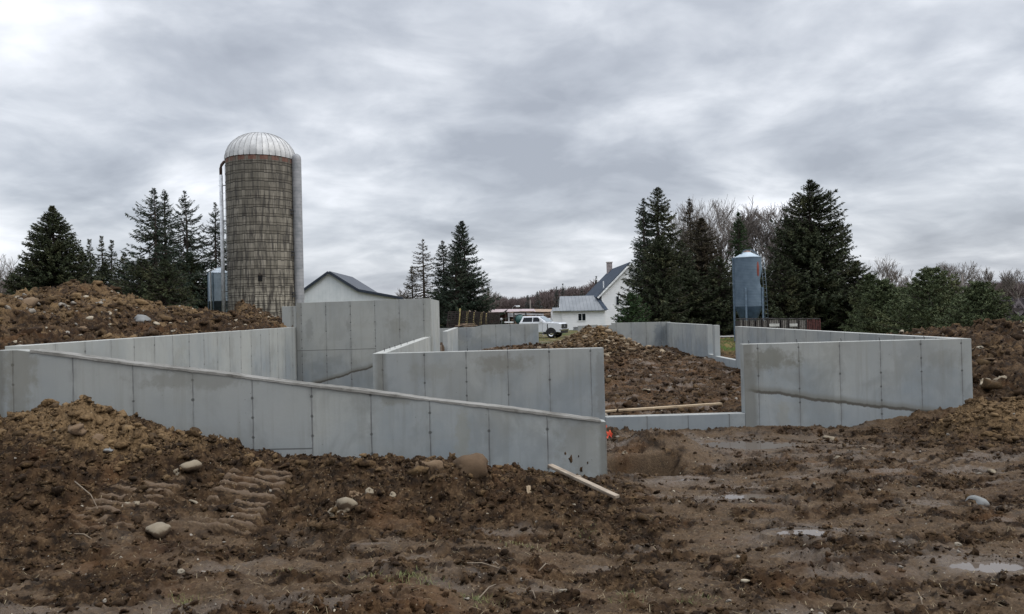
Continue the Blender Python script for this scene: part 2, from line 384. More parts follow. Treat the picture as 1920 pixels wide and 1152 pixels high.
def mud_material(name='mud',island=False):
    m=Mat(name); p=m.pos(); px,py,pz=m.sep(p)
    tan=m.attr('tan'); clod=m.attr('clod'); gr=m.attr('grass'); wet=m.attr('wet'); sm=m.attr('smear')
    n1=m.noise(p,1.1,6,.6); n2=m.noise(p,7,6,.65); n3=m.noise(p,38,4,.6); n4=m.noise(m.vmul(p,(2.2,5.,2.)),1.3,5,.62); n5=m.noise(p,.45,4,.6)
    dark=m.mix(n2.band(.35,.66),(.014,.0092,.0060),(.052,.033,.0195))
    mid=m.mix(n3.band(.3,.7),(.080,.053,.032),(.150,.104,.064))
    base=m.mix(n4.band(.46,.66)*.75,dark,mid)
    base=m.mix((sm+n2*.8-.55).band(.1,.75)*.75,base,m.mix(n3.band(.3,.7),(.084,.060,.040),(.150,.113,.080)))
    base=m.mix(m.noise(p,19,5,.7).band(.56,.68)*.55,base,(.20,.145,.085))
    base=m.mix(n1.band(.52,.72)*.5,base,(.115,.062,.030))
    base=m.mix(sm.band(1.2,1.8)*.6,base,(.165,.128,.10))  # wet sheen on the left track bars, painted in as a lighter colour
    base=m.mix(n5.band(.55,.7)*.35,base,(.040,.022,.014))
    ins=m.attr('inside'); base=m.mix(ins*n1.band(.42,.62)*.55,base,m.mix(n3.band(.3,.7),(.085,.047,.026),(.165,.105,.058)))
    tn=m.mix(n3.band(.3,.7),(.095,.064,.036),(.225,.160,.092))
    tf=(tan*1.3+n2*1.5+n1*.5-1.35).band(.05,.65)
    base=m.mix(tf,base,tn)
    if island:
        rn=m.nt.nodes.new('ShaderNodeNewGeometry'); rr=X(m,rn.outputs['Random Per Island'])
        base=m.mix(rr.band(.62,.95)*(tan*.55+.20),base,(.23,.165,.095)); base=m.mix(rr.band(.5,0.)*.6,base,(.016,.0105,.007))
    ww=wet*n1.band(.35,.6)
    base=m.mix(ww*.45,base,(.105,.080,.056))
    sp=m.voro(p,24,'F1','Distance'); rnd=m.voro(p,24,'F1','Color')
    stone=sp.lt(.16)*m.sep(rnd)[0].gt(.84)
    base=m.mix(stone*.7,base,(.28,.25,.20))
    gn=m.noise(p,.35,6,.7)
    gcol=m.mix(m.noise(p,2.2,5,.7).band(.35,.65),(.065,.070,.025),(.17,.14,.065))
    gcol=m.mix(gn.band(.5,.6),gcol,(.055,.090,.022))
    base=m.mix(gr,base,gcol)
    base=m.mix(1.,base,(.90,.84,.76),'MULTIPLY')
    rough=m.mix((ww+sm*.35)*.8,n2.band(.3,.7,.62,.98),n3.band(.35,.6,.18,.5))
    h=n2*.3+n3*.4+m.noise(p,110,3,.6)*.3
    m.bump(h,.85,.04)
    return m.out(base,rough,Specular_IOR_Level=(ww*.32+.09))
MUD=mud_material()
ground=mesh_obj('ground',me,MUD); tag(ground,kind='structure')
ground['label']='churned brown building-site mud with spoil banks running out to grass'

# puddles
wm=Mat('puddle_water'); pw=wm.pos(); nn=wm.noise(pw,14,3,.5)
wm.bump(nn,.03,.005); WATER=wm.out((.11,.088,.07),.06,0,Specular_IOR_Level=.6)
for i,(p,rx,ry) in enumerate(PUD):
    b=MB(); z=PZ[(p.x,p.y)]
    n=40; vs=[(p.x,p.y,z+.001)]
    for k in range(n):
        a=2*math.pi*k/n; rr=1.12; vs.append((p.x+math.cos(a)*rx*rr,p.y+math.sin(a)*ry*rr,z+.001))
    b.add(vs,[(0,k+1,(k+1)%n+1) for k in range(n)])
    o=b.build('puddle',WATER); tag(o,kind='structure')

# ------------------------------------------------------------------ loose earth and stones
def ico(sub):
    bm=bmesh.new(); bmesh.ops.create_icosphere(bm,subdivisions=sub,radius=1); bm.verts.ensure_lookup_table()
    v=np.array([q.co[:] for q in bm.verts]); f=np.array([[q.index for q in ff.verts] for ff in bm.faces]); bm.free(); return v,f
def rough_shape(sub,seed,amp=.25,squash=.7):
    v,f=ico(sub); r=np.random.default_rng(seed)
    out=np.zeros(len(v))
    for k in range(10):
        d=r.normal(size=3); d/=np.linalg.norm(d); c=.25+.6*r.random(); s=v@d; out+=-np.maximum(s-c,0)*(.5+.7*r.random())
    for k in range(6):
        d=r.normal(size=3)*(2+3*r.random()); out+=amp*.25*np.sin(v@d+r.random()*6)
    v=v*(1+out)[:,None]*np.array([1+.25*r.random(),.75+.25*r.random(),squash*(.8+.3*r.random())]); return v,f
def scatter(name,pos,size,sub,seed,amp=.3,sink=.25,squash=.75,smooth=False):
    r=np.random.default_rng(seed); protos=[rough_shape(sub,seed*31+k,amp,squash) for k in range(9)]
    VV=[];FF=[];off=0
    which=r.integers(0,9,len(pos))
    for k in range(9):
        idk=np.where(which==k)[0]
        if not len(idk): continue
        v,f=protos[k]; n=len(idk); a=r.random(n)*6.283; t=(r.random(n)-.5)*1.2
        s=size[idk][:,None]; x=v[None,:,0]*s*(.8+.5*r.random(n))[:,None]; y=v[None,:,1]*s; z=v[None,:,2]*s
        y,z=y*np.cos(t)[:,None]-z*np.sin(t)[:,None],y*np.sin(t)[:,None]+z*np.cos(t)[:,None]
        x,y=x*np.cos(a)[:,None]-y*np.sin(a)[:,None],x*np.sin(a)[:,None]+y*np.cos(a)[:,None]
        P=pos[idk]; VV.append(np.stack([x+P[:,0:1],y+P[:,1:2],z+P[:,2:3]+s*(.5-sink)*.6],2).reshape(-1,3))
        FF.append((f[None]+ (np.arange(n)*len(v))[:,None,None]+off).reshape(-1,3)); off+=n*len(v)
    return npmesh(name,np.concatenate(VV),np.concatenate(FF),3,smooth)
def sample(n,x0,x1,y0,y1,wfun,seed,power=1.):
    r=np.random.default_rng(seed); xs=[];ys=[];tot=0
    while tot<n:
        x=x0+(x1-x0)*r.random(n*3); y=y0+(y1-y0)*r.random(n*3)**power
        k=r.random(n*3)<wfun(x,y); _,i1,w1=base_height(x,y); k&=~w1
        # keep clear of the walls
        k&=~((np.abs(y-11.72)<.3)&(x>-7.9)&(x<1.75)); k&=~((np.abs(y-16.42)<.35)&(x>-3)&(x<10.7)); k&=~((np.abs(x-10.45)<.35)&(y>16)&(y<45)); k&=~((np.abs(x+7.62)<.4)&(y>11)&(y<28.5))
        k&=~((x<-2.3)&(x>-7.7)&(y>11.8)&(y<47))
        xs.append(x[k]); ys.append(y[k]); tot+=k.sum()
    x=np.concatenate(xs)[:n]; y=np.concatenate(ys)[:n]; return np.stack([x,y,height(x,y)],1)
def soilmat(name,a,b,c,sc,dirt=0):
    m=Mat(name); p=m.pos(); n=m.noise(p,sc,5,.65); n2=m.noise(p,2.5,3,.5)
    rn=m.nt.nodes.new('ShaderNodeNewGeometry'); rr=X(m,rn.outputs['Random Per Island'])
    col=m.mix(n.band(.3,.7),a,b); col=m.mix((rr*.8+n2*.5-.25).band(.3,.85),col,c)
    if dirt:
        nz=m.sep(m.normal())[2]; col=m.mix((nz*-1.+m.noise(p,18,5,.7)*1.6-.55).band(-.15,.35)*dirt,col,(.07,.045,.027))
    m.bump(n*.6+m.noise(p,90,3,.6)*.4,.7,.02)
    return m.out(col,.93,Specular_IOR_Level=.25)
CLOD=soilmat('soil_clods',(.030,.020,.013),(.075,.049,.032),(.115,.077,.048),22)
TCLOD=soilmat('dry_clods',(.085,.058,.034),(.17,.12,.072),(.24,.175,.105),22)
STONE=soilmat('field_stone',(.15,.135,.115),(.28,.25,.21),(.36,.31,.23),9)
r=np.random.default_rng(3)
def wdark(x,y): c,t=cov(x,y); return np.clip(.12+.2*sstep(0,.4,fbm(x/1.7,y/1.1,3,41))+.9*c*(1-.4*t),0,1)
def wtan(x,y): c,t=cov(x,y); return np.clip(c*t*1.2,0,1)
CMUD=mud_material('clod_mud',True)
def setattrs(me,boost=0.):
    c=np.empty(len(me.vertices)*3,np.float32); me.vertices.foreach_get('co',c); c=c.reshape(-1,3); cl,tn=cov(c[:,0].astype(float),c[:,1].astype(float))
    for nm,a in (('tan',np.clip(tn+boost,0,1)),('clod',cl)):
        q=me.attributes.new(nm,'FLOAT','POINT'); q.data.foreach_set('value',a.astype(np.float32))
def notrack(x,y): return 1-.93*track(x,y)[0]
def wdark(x,y): c,t=cov(x,y); rg=roughness(x,y,c); return np.clip((.04+.62*rg**2.2)*notrack(x,y),0,1)
def wtan(x,y): c,t=cov(x,y); return np.clip((c*(.25+t))*notrack(x,y),0,1)
def clods(name,label,sets,seed,boost=0.,mat=None,cat='soil'):
    Ps=[];Ss=[]
    for (n,x0,x1,y0,y1,wf,smin,smed,smax,pw) in sets:
        P=sample(n,x0,x1,y0,y1,wf,seed+len(Ps),pw); u=r.random(n); s=smin*(1-u)**(-.62); s=np.minimum(s,smax*(.6+.4*r.random(n)))*smed; Ps.append(P); Ss.append(s)
    P=np.concatenate(Ps); s=np.concatenate(Ss); big=s>np.quantile(s,.90)
    m1=scatter(name,P[~big],s[~big],1,seed,.55,.3,.8); m2=scatter(name+'2',P[big],s[big],2,seed+1,.6,.35,.75)
    bm=bmesh.new(); bm.from_mesh(m1); bm.from_mesh(m2); bm.to_mesh(m1); bm.free(); bpy.data.meshes.remove(m2)
    setattrs(m1,boost); o=mesh_obj(name,m1,mat or CMUD); tag(o,label,cat,kind='stuff'); return o
clods('loose_earth','dark crumbs and clods of wet soil strewn over the churned mud',[(62000,-8.5,11,5,16,wdark,.0072,1,.062,1.25)],50)
clods('dry_earth','tan dry clods lying on the foreground spoil heaps',[(13000,-9,12,8.2,16,wtan,.011,1,.11,1)],60,.25)
clods('bank_earth','brown lumps of earth covering the far spoil banks',[(19000,-20,-7.9,13,46,wtan,.024,1,.24,1),(11000,10.8,26,13,32,wtan,.022,1,.24,1)],70,.0)
clods('pile_earth','tan and brown dirt mixed into the rubble heap',[(7000,1,9.5,32.5,43,lambda x,y:g(x,y,5.1,37.6,2.3,3.1,1.1),.020,1,.15,1)],90,.1)
clods('trodden_earth','dark loose soil lying inside the right-hand foundation',[(13000,-2.4,10.2,16.8,46,lambda x,y:.15+.8*sstep(-.1,.4,fbm(x/1.7,y/1.1,3,41)),.020,1,.17,1)],80,.05)
n=2400; P=sample(n,1,9.5,32.5,43,lambda x,y:g(x,y,5.1,37.6,2.1,2.9,1.1),16); s=np.minimum(.045*(1-r.random(n))**-.5,.26)
RUB=soilmat('rubble_stone',(.075,.048,.028),(.16,.11,.066),(.30,.24,.165),6)
o=mesh_obj('rubble',scatter('rubble',P,s,1,9,.5),RUB); tag(o,'heap of broken tan rock inside the right-hand foundation','rubble',kind='stuff')
# pebbles
n=900; P=sample(n,-9,11,5,16,lambda x,y:.4+.5*cov(x,y)[1],17,1.1); s=.010+.03*r.random(n)**3
P2=sample(900,-19,-8,14,44,wtan,18); s=np.r_[s,.04+.12*r.random(900)**3]
P3=sample(500,10.8,25,14,30,wtan,19); s=np.r_[s,.04+.11*r.random(500)**3]
P4=sample(160,-2.3,10,17,44,lambda x,y:x*0+1.,20); s=np.r_[s,.03+.09*r.random(160)**3]
o=mesh_obj('pebbles',scatter('pebbles',np.r_[P,P2,P3,P4],s,2,10,.2),STONE); o.data.polygons.foreach_set('use_smooth',np.ones(len(o.data.polygons),dtype=bool))
tag(o,'small pale pebbles scattered through the mud and banks','pebbles',kind='stuff')

# named stones
def gp(px,py,y0=5.,y1=60.):
    """first place where the ray through a photo pixel meets the ground"""
    ys=np.linspace(y0,y1,int((y1-y0)*16)); d=at(px,py,1.0); xs=d.x*ys; zs=E+(d.z-E)*ys
    hs=height(xs,ys,False)+.02; k=np.argmax(zs<hs) if (zs<hs).any() else len(ys)-1
    x,y=float(xs[k]),float(ys[k]); return Vector((x,y,gz(x,y)))
PALE=soilmat('pale_stone',(.14,.12,.09),(.27,.245,.20),(.22,.18,.125),11,.9)
TAN=soilmat('tan_stone',(.10,.072,.045),(.20,.15,.10),(.15,.10,.06),9,.9)
GREY=soilmat('grey_stone',(.13,.14,.15),(.22,.235,.25),(.20,.20,.19),7,.7)
BRN=soilmat('muddy_stone',(.03,.018,.011),(.075,.045,.026),(.12,.08,.048),18)
STN=[ # px,py,width px,material,squash,label
 (638,971,38,PALE,.7,'pale rounded stone alone in the mud left of centre foreground'),
 (290,992,46,PALE,.75,'large pale boulder at the lower left end of the track bars'),
 (366,929,28,PALE,.7,'egg-shaped white stone lying on the track bars'),
 (353,887,32,PALE,.8,'grey-white rounded stone above the track bars'),
 (141,817,30,TAN,.8,'squarish tan stone high on the left spoil heap'),
 (172,821,22,TAN,.7,'flat tan stone just right of the squarish one on the left heap'),
 (204,843,18,GREY,.6,'small blue-grey stone on the face of the left heap'),
 (250,951,17,PALE,.8,'small round pale stone left of the track bars'),
 (232,947,14,PALE,.9,'small upright tan-white stone beside the round pale one'),
 (330,890,14,PALE,1.1,'narrow pale stone standing against the left heap'),
 (800,882,36,TAN,1.1,'pointed tan boulder against the middle of the front wall'),
 (893,880,60,BRN,.8,'big brown mud-covered boulder against the front wall'),
 (662,932,28,TAN,.6,'tan stone at the left foot of the central bank'),
 (690,936,15,PALE,.6,'small pale stone right of the tan one at the bank foot'),
 (734,929,12,PALE,.9,'small cream stone on the dark face of the central bank'),
 (884,953,8,PALE,1,'tiny cream stone low on the dark face of the bank'),
 (1556,824,22,PALE,.6,'flat cream stone on the bank below the right-hand wall'),
 (1627,842,16,PALE,.8,'round cream stone below the right-hand wall'),
 (1571,869,18,PALE,1,'upright tan stone in the mud below the right-hand wall'),
 (1838,937,30,GREY,.6,'large grey stone half buried at the far right'),
 (1624,1013,16,PALE,.7,'small angular cream stone in the right foreground mud'),
 (1862,882,16,PALE,.7,'pale stone at the foot of the right spoil mound'),
 (1851,718,28,PALE,.8,'tall pale boulder on the bank right of the wall end'),
 (1866,690,32,TAN,.6,'flat pale slab high on the bank right of the wall end'),
 (1878,716,24,PALE,1,'light pointed boulder beside the tall pale one on the right bank'),
 (257,615,28,GREY,.6,'long pale slab on the left bank just above the wall'),
 (150,628,20,TAN,.8,'tan boulder low on the left bank above the wall'),
 (30,572,40,TAN,.6,'large tan slab at the far left of the bank'),
 (1211,733,14,PALE,.8,'light grey stone in the mud inside the right foundation'),
 (327,575,14,GREY,.7,'grey stone on the crest of the left bank'),
 (1172,862,12,PALE,.6,'white lump in the hollow beside the front wall end'),
]
for i,(px,py,w,mt,sq,lb) in enumerate(STN):
    p=gp(px,py); 
    if py>1190: continue
    rad=w*p.y/F/2*1.5; v,f=rough_shape(3,500+i,.14,sq)
    v=v*(1+.05*np.sin(v@np.array([7.,3.,5.])+i)*np.sin(v@np.array([-4.,8.,3.])))[:,None]; me=npmesh('stone',v*rad,f,3,True); o=mesh_obj('stone',me,mt); o.location=(p.x,p.y+rad*.4,p.z+rad*.17*sq); o.rotation_euler=(0,0,i*1.3)
    if 'brown mud' in lb or 'pointed tan' in lb: q=at(px,py-2,10.15); o.location=(q.x,10.15,q.z-.02); o.scale=(1.0,.9,1.05); o.rotation_euler=(0,0,.2)
    tag(o,lb,'boulder' if w>30 else 'stone','loose stones on the site')
# ------------------------------------------------------------------ concrete walls
def concrete(name,axis,u0,tone=1.,joint=None,hseam=None,stains=(),dark_end=None,seed=0.,tie=.305,zoff=0.,seamk=1.,warm=.0):
    """joint: (u_a,z_a,u_b,z_b) wandering cold joint; hseam: list of (z,ua,ub)"""
    m=Mat(name); p=m.pos(); nr=m.normal(); x,y,z=m.sep(p); nx_,ny_,nz_=m.sep(nr)
    u=(x if axis=='x' else y)-u0; na=(nx_ if axis=='x' else ny_).abs(); nz_=nz_.abs()
    face=(1-na.gt(.6))*(1-nz_.gt(.5))
    q=m.comb(x+seed,y,z)
    lo=m.noise(q,.55,4,.55); me_=m.noise(m.vmul(q,(1,1,.45)),2.3,6,.6); fi=m.noise(q,34,4,.65); st=m.noise(m.vmul(q,(7,7,.35)),1.2,5,.6)
    pan=(u/PANEL).floor(); pid=m.white(m.comb(pan,seed,1.)); 
    col=m.mix(lo.band(.34,.66),(.235,.262,.270),(.375,.388,.368))
    col=m.mix(me_.band(.35,.7)*.55,col,(.405,.412,.392))
    blot=m.noise(m.vmul(q,(1,1,.7)),1.15,5,.62,.4); col=m.mix(blot.band(.48,.62)*.60,col,(.205,.213,.200))
    col=m.mix(m.noise(m.vmul(q,(1,1,.5)),3.3,6,.7).band(.58,.75)*.30,col,(.47,.48,.48))
    col=m.mix(m.noise(m.comb(u*.7,seed+2.,z*3.),1.1,4,.6).band(.5,.7)*.28,col,(.29,.285,.24))
    col=m.mix(pid*.5,col,(.235,.262,.285))
    col=m.mix(st.band(.50,.72)*.38,col,(.20,.20,.18))
    col=m.mix(fi.band(.35,.65)*.18,col,(.27,.28,.28))
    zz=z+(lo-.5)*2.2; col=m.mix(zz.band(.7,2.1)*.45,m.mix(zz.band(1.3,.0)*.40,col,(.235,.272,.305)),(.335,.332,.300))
    # seams between the form panels, with tie holes
    d=((u/PANEL+.5).fract()-.5).abs()*PANEL
    wob=(m.noise(q,5,3,.6)-.5)*.012
    line=(d+wob).band(.004,.017,1,0)
    halo=d.band(0,.11,1,0)*m.noise(q,3.1,4,.6).band(.4,.65)
    tz=((z+zoff)/tie+.5).fract()-.5; tz=tz.abs()*tie
    tr=(d*d+tz*tz)**.5
    pk=m.white(m.comb(((u/PANEL)+.5).floor(),((z+zoff)/tie+.5).floor(),seed)).band(.35,.5)
    tie_=(tr+(m.noise(q,16,3,.6)-.5)*.035).band(.012,.032,1,0)*pk
    lv=m.noise(m.comb(pan,z*1.2,seed),2,3,.6).band(.33,.6,.12,1)
    col=m.mix(halo*.42*face*seamk,col,(.18,.18,.17))
    col=m.mix(line*lv*.72*face*seamk,col,(.085,.085,.085))
    col=m.mix(tie_*.8*face*seamk,col,(.055,.055,.052))
    h=0-line*face*.5
    # tiny pits
    pit=m.voro(q,11,'F1','Distance'); pr=m.sep(m.voro(q,11,'F1','Color'))[0]
    col=m.mix(pit.lt(.10)*pr.gt(.86)*.55,col,(.14,.14,.135))
    for (z0,ua,ub) in (hseam or []):
        k=((z-z0+(m.noise(q,2.2,2,.5)-.5)*.012).abs()).band(.005,.016,1,0)*u.gt(ua)*u.lt(ub)*face
        col=m.mix(k*.8,col,(.07,.07,.07))
    if joint:
        ua,za,ub,zb=joint; t=(u-ua)/(ub-ua)
        zj=t*(zb-za)+za+(m.noise(m.comb(u,seed,0.),.9,5,.62)-.5)*.28
        dd=z-zj; rag_=(m.noise(m.comb(u,seed,3.),5,4,.7)-.5)*.09; dd=dd+rag_*dd.lt(0.); k=dd.band(-.055,-.03)*dd.band(.0,.045,1,0); k2=dd.band(-.05,-.02)*dd.band(.03,.17,1,0)
        rng_=u.band(ua-.3,ua)*u.band(ub,ub+.3,1,0)*face
        col=m.mix(k2*.7*rng_,col,(.17,.165,.14)); col=m.mix(k*.85*rng_,col,(.07,.062,.05))
    for (su,sz,ru,rz,a,cc) in stains:
        e=(((u-su)/ru)**2+((z-sz)/rz)**2)**.5+(me_-.5)*1.8+(m.noise(q,7,5,.7)-.5)*2.2
        col=m.mix(e.band(.45,1.2,1,0)*a*face,col,cc)
    if dark_end:
        for (ue,w,a) in dark_end: 
            e=((u-ue).abs()+(me_-.5)*w*1.2).band(w*.35,w,1,0); col=m.mix(e*a*face,col,(.13,.125,.105))
    # upward faces take their own mottled grey
    top=nz_.gt(.5)
    col=m.mix(top*.85,col,m.mix((fi*.6+me_*.4).band(.35,.65),(.24,.24,.22),(.43,.43,.41)))
    if warm: col=m.mix(warm,col,(.25,.235,.17))
    col=m.mix(1.,m.scale(col,tone),(.93,.935,.93),'MULTIPLY')  # tone also paints side-facing walls brighter, as the sky lights them
    m.bump(h+fi*.12+me_*.25,.5,.015)
    return m.out(col,m.noise(q,3,3,.5).band(.3,.7,.62,.88),Specular_IOR_Level=.3)

T=.25; ZM=E-.82; ZL=2.32; ZT=3.27; ZS=.30; BOT=-.8
def wall(name,poly,axis,a,b,mat,label,parent=None):
    mb=MB().prism(poly,'y' if axis=='x' else 'x',a,b)
    o=mb.build(name,mat,parent,.008)
    if not parent: tag(o,label,'foundation wall','poured concrete foundation walls')
    return o
def rect(u0,u1,z0,z1): return [(u0,z0),(u1,z0),(u1,z1),(u0,z1)]
G='poured concrete foundation walls'
BR=(.16,.145,.105)
# front wall with the sloping top
zr=E-1.69
def zf(x): return ZL+(zr-ZL)*max(0,(x+7.40))/(1.68+7.40)
mF=concrete('concrete_front','x',-7.47,1.0,hseam=[(.62,3.68,4.57),(.30,4.62,6.45)],seed=3.1,zoff=.10,
  stains=[(.1,1.9,.25,1.3,.45,BR),(2.8,1.75,1.2,.18,.45,(.17,.165,.14)),(5.9,1.35,.35,.12,.4,BR),(8.75,.55,.5,.6,.35,(.19,.18,.15)),(6.9,.6,.15,.8,.35,(.25,.235,.17))],dark_end=[(9.12,.10,.5),(-.25,.16,.6)])
t=thing('foundation_wall','front concrete wall whose pale-edged top slopes down to the right','foundation wall',(0,0,0),0,G)
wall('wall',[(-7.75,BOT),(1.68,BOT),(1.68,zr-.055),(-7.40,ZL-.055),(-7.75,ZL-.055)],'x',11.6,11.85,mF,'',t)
# mud thrown against the wall near its low end
for i,(px,py,s_) in enumerate(((1070,862,.05),(1090,880,.035),(1060,850,.02),(1102,868,.018),(1085,856,.012))):
    q_=at(px,py,11.594); r_=np.random.default_rng(70+i); n_=9; vs=[(q_.x,11.588,q_.z)]+[(q_.x+s_*(.5+.8*r_.random())*math.cos(k*6.283/n_)*.7,11.5985,q_.z+s_*(.6+1.2*r_.random())*math.sin(k*6.283/n_)*1.3) for k in range(n_)]
    MB().add(vs,[(0,k+1,(k+1)%n_+1) for k in range(n_)]).build('mud_splash',MUD,t)
# rough lip along the sloping top
mlip=Mat('lip_concrete'); q=mlip.pos(); n_=mlip.noise(q,9,5,.7); n2_=mlip.noise(q,2.1,4,.6); mlip.bump(n_,.8,.02)
LIP=mlip.out(mlip.mix(n2_.band(.35,.7),mlip.mix(n_.band(.3,.7),(.075,.07,.058),(.17,.163,.145)),(.22,.213,.195)),.85)
lb=MB(); xs=np.linspace(-7.2,1.60,90); rr=np.random.default_rng(4)
vs=[];fs=[]
for i,x in enumerate(xs):
    z=zf(x)-.055; w=.012+.008*math.sin(x*1.9)+.006*rr.random(); h=.018+.006*math.sin(x*2.7+1)+.007*rr.random()
    vs+= [(x,11.597-w,z-.006-.012*rr.random()),(x,11.597-w*.6,z+h),(x,11.86,z+h+.004),(x,11.86,z+.002)]
for i in range(len(xs)-1):
    a=i*4
    fs+=[(a,a+4,a+5,a+1),(a+1,a+5,a+6,a+2),(a+2,a+6,a+7,a+3),(a+3,a+7,a+4,a)]
fs+=[(0,1,2,3),((len(xs)-1)*4+3,(len(xs)-1)*4+2,(len(xs)-1)*4+1,(len(xs)-1)*4)]
lb.add(vs,fs,False).build('top_edge',LIP,t)
# left wall
mL=concrete('concrete_left','y',11.85,1.12,hseam=[],seed=8.3,stains=[(9.3,1.9,.22,.35,.35,(.2,.2,.18)),(15.6,.2,.35,.12,.6,(.1,.09,.07))],dark_end=[(16.05,.22,.55)])
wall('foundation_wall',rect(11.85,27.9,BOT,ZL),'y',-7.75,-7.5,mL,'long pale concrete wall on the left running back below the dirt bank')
# tall wall, its stub and its return
uT=at(611,600,27.9).x
mT=concrete('concrete_tall','x',uT-PANEL,.93,joint=(-.1,.02,2.8,.85),hseam=[(E-1.22,-.6,2.75)],seed=14.2,dark_end=[(-.1,.12,.4),(4.97,.1,.25)],
  stains=[(-.4,3.0,.35,.5,.55,(.30,.26,.19)),(3.6,2.3,.5,.3,.25,BR),(.3,2.2,.15,.4,.4,(.16,.16,.15)),(1.75,2.3,.12,.3,.35,(.16,.16,.15))])
t=thing('foundation_wall','tallest concrete wall beside the silo with a short return at its right end','foundation wall',(0,0,0),0,G)
xT0=at(556,600,27.9).x; xT1=-2.45
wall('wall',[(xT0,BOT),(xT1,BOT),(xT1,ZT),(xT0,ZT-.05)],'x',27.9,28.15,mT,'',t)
xs0=at(530,600,28).x
mSt=concrete('concrete_stub','x',xs0+.40,1.0,seed=19.,dark_end=[(-.02,.08,.4)])
wall('stub',rect(xs0,xT0-.004,BOT,ZT-.17),'x',27.93,28.15,mSt,'',t)
mR=concrete('concrete_return','y',28.2,1.2,seed=21.,seamk=.5,stains=[(.2,1.2,.3,.9,.35,BR)])
wall('return',rect(28.154,32.1,BOT,ZT-.02),'y',-2.70,-2.45,mR,'',t)
# mid wall and its return
mM=concrete('concrete_mid','x',at(796,700,16.3).x,.97,seed=27.,zoff=.06,dark_end=[(-.95-.0,.20,.55),(4.1,.12,.45)],
  stains=[(1.6,1.55,.65,.22,.6,(.19,.18,.15)),(.1,1.4,.5,.2,.2,BR),(3.85,.9,.12,.9,.4,(.16,.155,.14))])
xM0,xM1=-2.73,2.35
wall('foundation_wall',rect(xM0,xM1,BOT,ZM),'x',16.3,16.55,mM,'concrete wall in the middle, behind the low end of the sloping wall')
mM2=concrete('concrete_midreturn','y',16.55,1.2,seed=31.,seamk=.8,warm=.05)
wall('foundation_wall',rect(16.554,27.896,BOT,ZM),'y',-2.73,-2.48,mM2,'narrow pale concrete wall running back from the middle wall to the tall one')
# low sill wall and right front wall (one pour)
mS=concrete('concrete_sill','x',at(1213,790,16.3).x,.92,seed=37.)
wall('foundation_wall',rect(xM1+.004,5.45,BOT,ZS),'x',16.303,16.55,mS,'low concrete sill wall across the opening in the foundation front')
mRF=concrete('concrete_rightfront','x',at(1498.5,700,16.3).x,.98,joint=(-.95,.79,3.9,.08),seed=41.,zoff=.10,dark_end=[(-1.15,.28,.6),(3.98,.10,.45)],
  stains=[(-.65,1.5,.75,.26,.65,(.15,.145,.115)),(-.4,.2,.15,.4,.3,(.27,.25,.19)),(3.2,1.4,.5,.2,.2,BR)])
wall('foundation_wall',rect(5.454,10.57,BOT,ZM),'x',16.3,16.55,mRF,'stained concrete wall at right front with a dark wandering joint line')
# right side wall with its two openings and pillar
zs=E-2.25
mRB=concrete('concrete_rightside','y',16.3,1.12,seed=47.,tie=.6,stains=[(28.3,1.7,.7,1.2,.5,(.17,.19,.21)),(15.5,1.4,.12,.4,.5,(.12,.11,.09))])  # raised tone paints in brightness on this face, which the sun misses
wall('foundation_wall',[(16.554,BOT),(44.8,BOT),(44.8,ZM),(36.1,ZM),(36.1,zs),(35.25,zs),(35.25,ZM),(34.9,ZM),(34.9,zs-.04),(31.9,zs-.04),(31.9,ZM),(16.554,ZM)],'y',10.32,10.57,mRB,
     'long right-hand concrete wall with two window openings and a slim pillar')
# back wall and far wall
mBK=concrete('concrete_back','x',at(1184,640,44.8).x,.92,seed=53.,stains=[(1.75,1.2,.35,.8,.6,(.14,.16,.18))])
x0,x1,x2,x3=4.95,at(1120,600,44.8).x,at(1147,600,44.8).x,10.57
wall('foundation_wall',[(x0,BOT),(x3,BOT),(x3,ZM+.04),(x2,ZM+.06),(x2,ZM-.06),(x1,ZM-.06),(x1,ZM-.02),(x0,ZM-.06)],'x',44.804,45.05,mBK,'far concrete wall behind the rubble heap with a stepped top')
mFW=concrete('concrete_far','x',at(930,640,46.7).x,.95,seed=59.,stains=[(-2.0,1.4,.6,.6,.35,(.13,.15,.18))])
wall('foundation_wall',[(-5.2,BOT),(2.65,BOT),(2.65,ZM+.1),(-.85,ZM+.1),(-1.35,ZM-.02),(-5.2,ZM-.08)],'x',46.7,46.95,mFW,'short far concrete wall in front of the white pickup truck')
mW3=concrete('concrete_w3','y',36.5,1.2,seed=61.,seamk=.6)
wall('foundation_wall',rect(36.5,46.696,BOT,ZM-.01),'y',-2.66,-2.42,mW3,'pale wall stub beyond the doorway gap left of the far wall')
# wires left standing on top of the walls
WIRE=simple('dark_steel',(.03,.03,.032),.6,.6)
wires=[(876,16.42,ZM),(1029,16.42,ZM),(951,16.42,ZM),(1404,16.42,ZM),(1494,16.42,ZM),(1649,16.42,ZM),(1577,16.42,ZM),(1733,16.42,ZM)]
gw='form tie ends sticking up from the wall tops'
first=None
def wire(x,y,z,lb):
    global first
    if first is None:
        mb=MB().tube([(0,0,-.03),(.006,0,.03),(-.004,.004,.075)],.007,6); o=mb.build('form_tie',WIRE); first=o
    else: o=first.copy(); COL.objects.link(o)
    o.location=(x,y,z); tag(o,lb,'form tie',gw)
for px,Y,z in wires: wire(at(px,650,Y).x,Y,z,'short dark tie end standing on the middle wall top' if px<1100 else 'short dark tie end standing on the right front wall top')
for Y in (17.2,18.1,19.0,20.2,21.6,23.4): wire(-2.605,Y,ZM,'short dark tie end on the narrow pale wall running back')

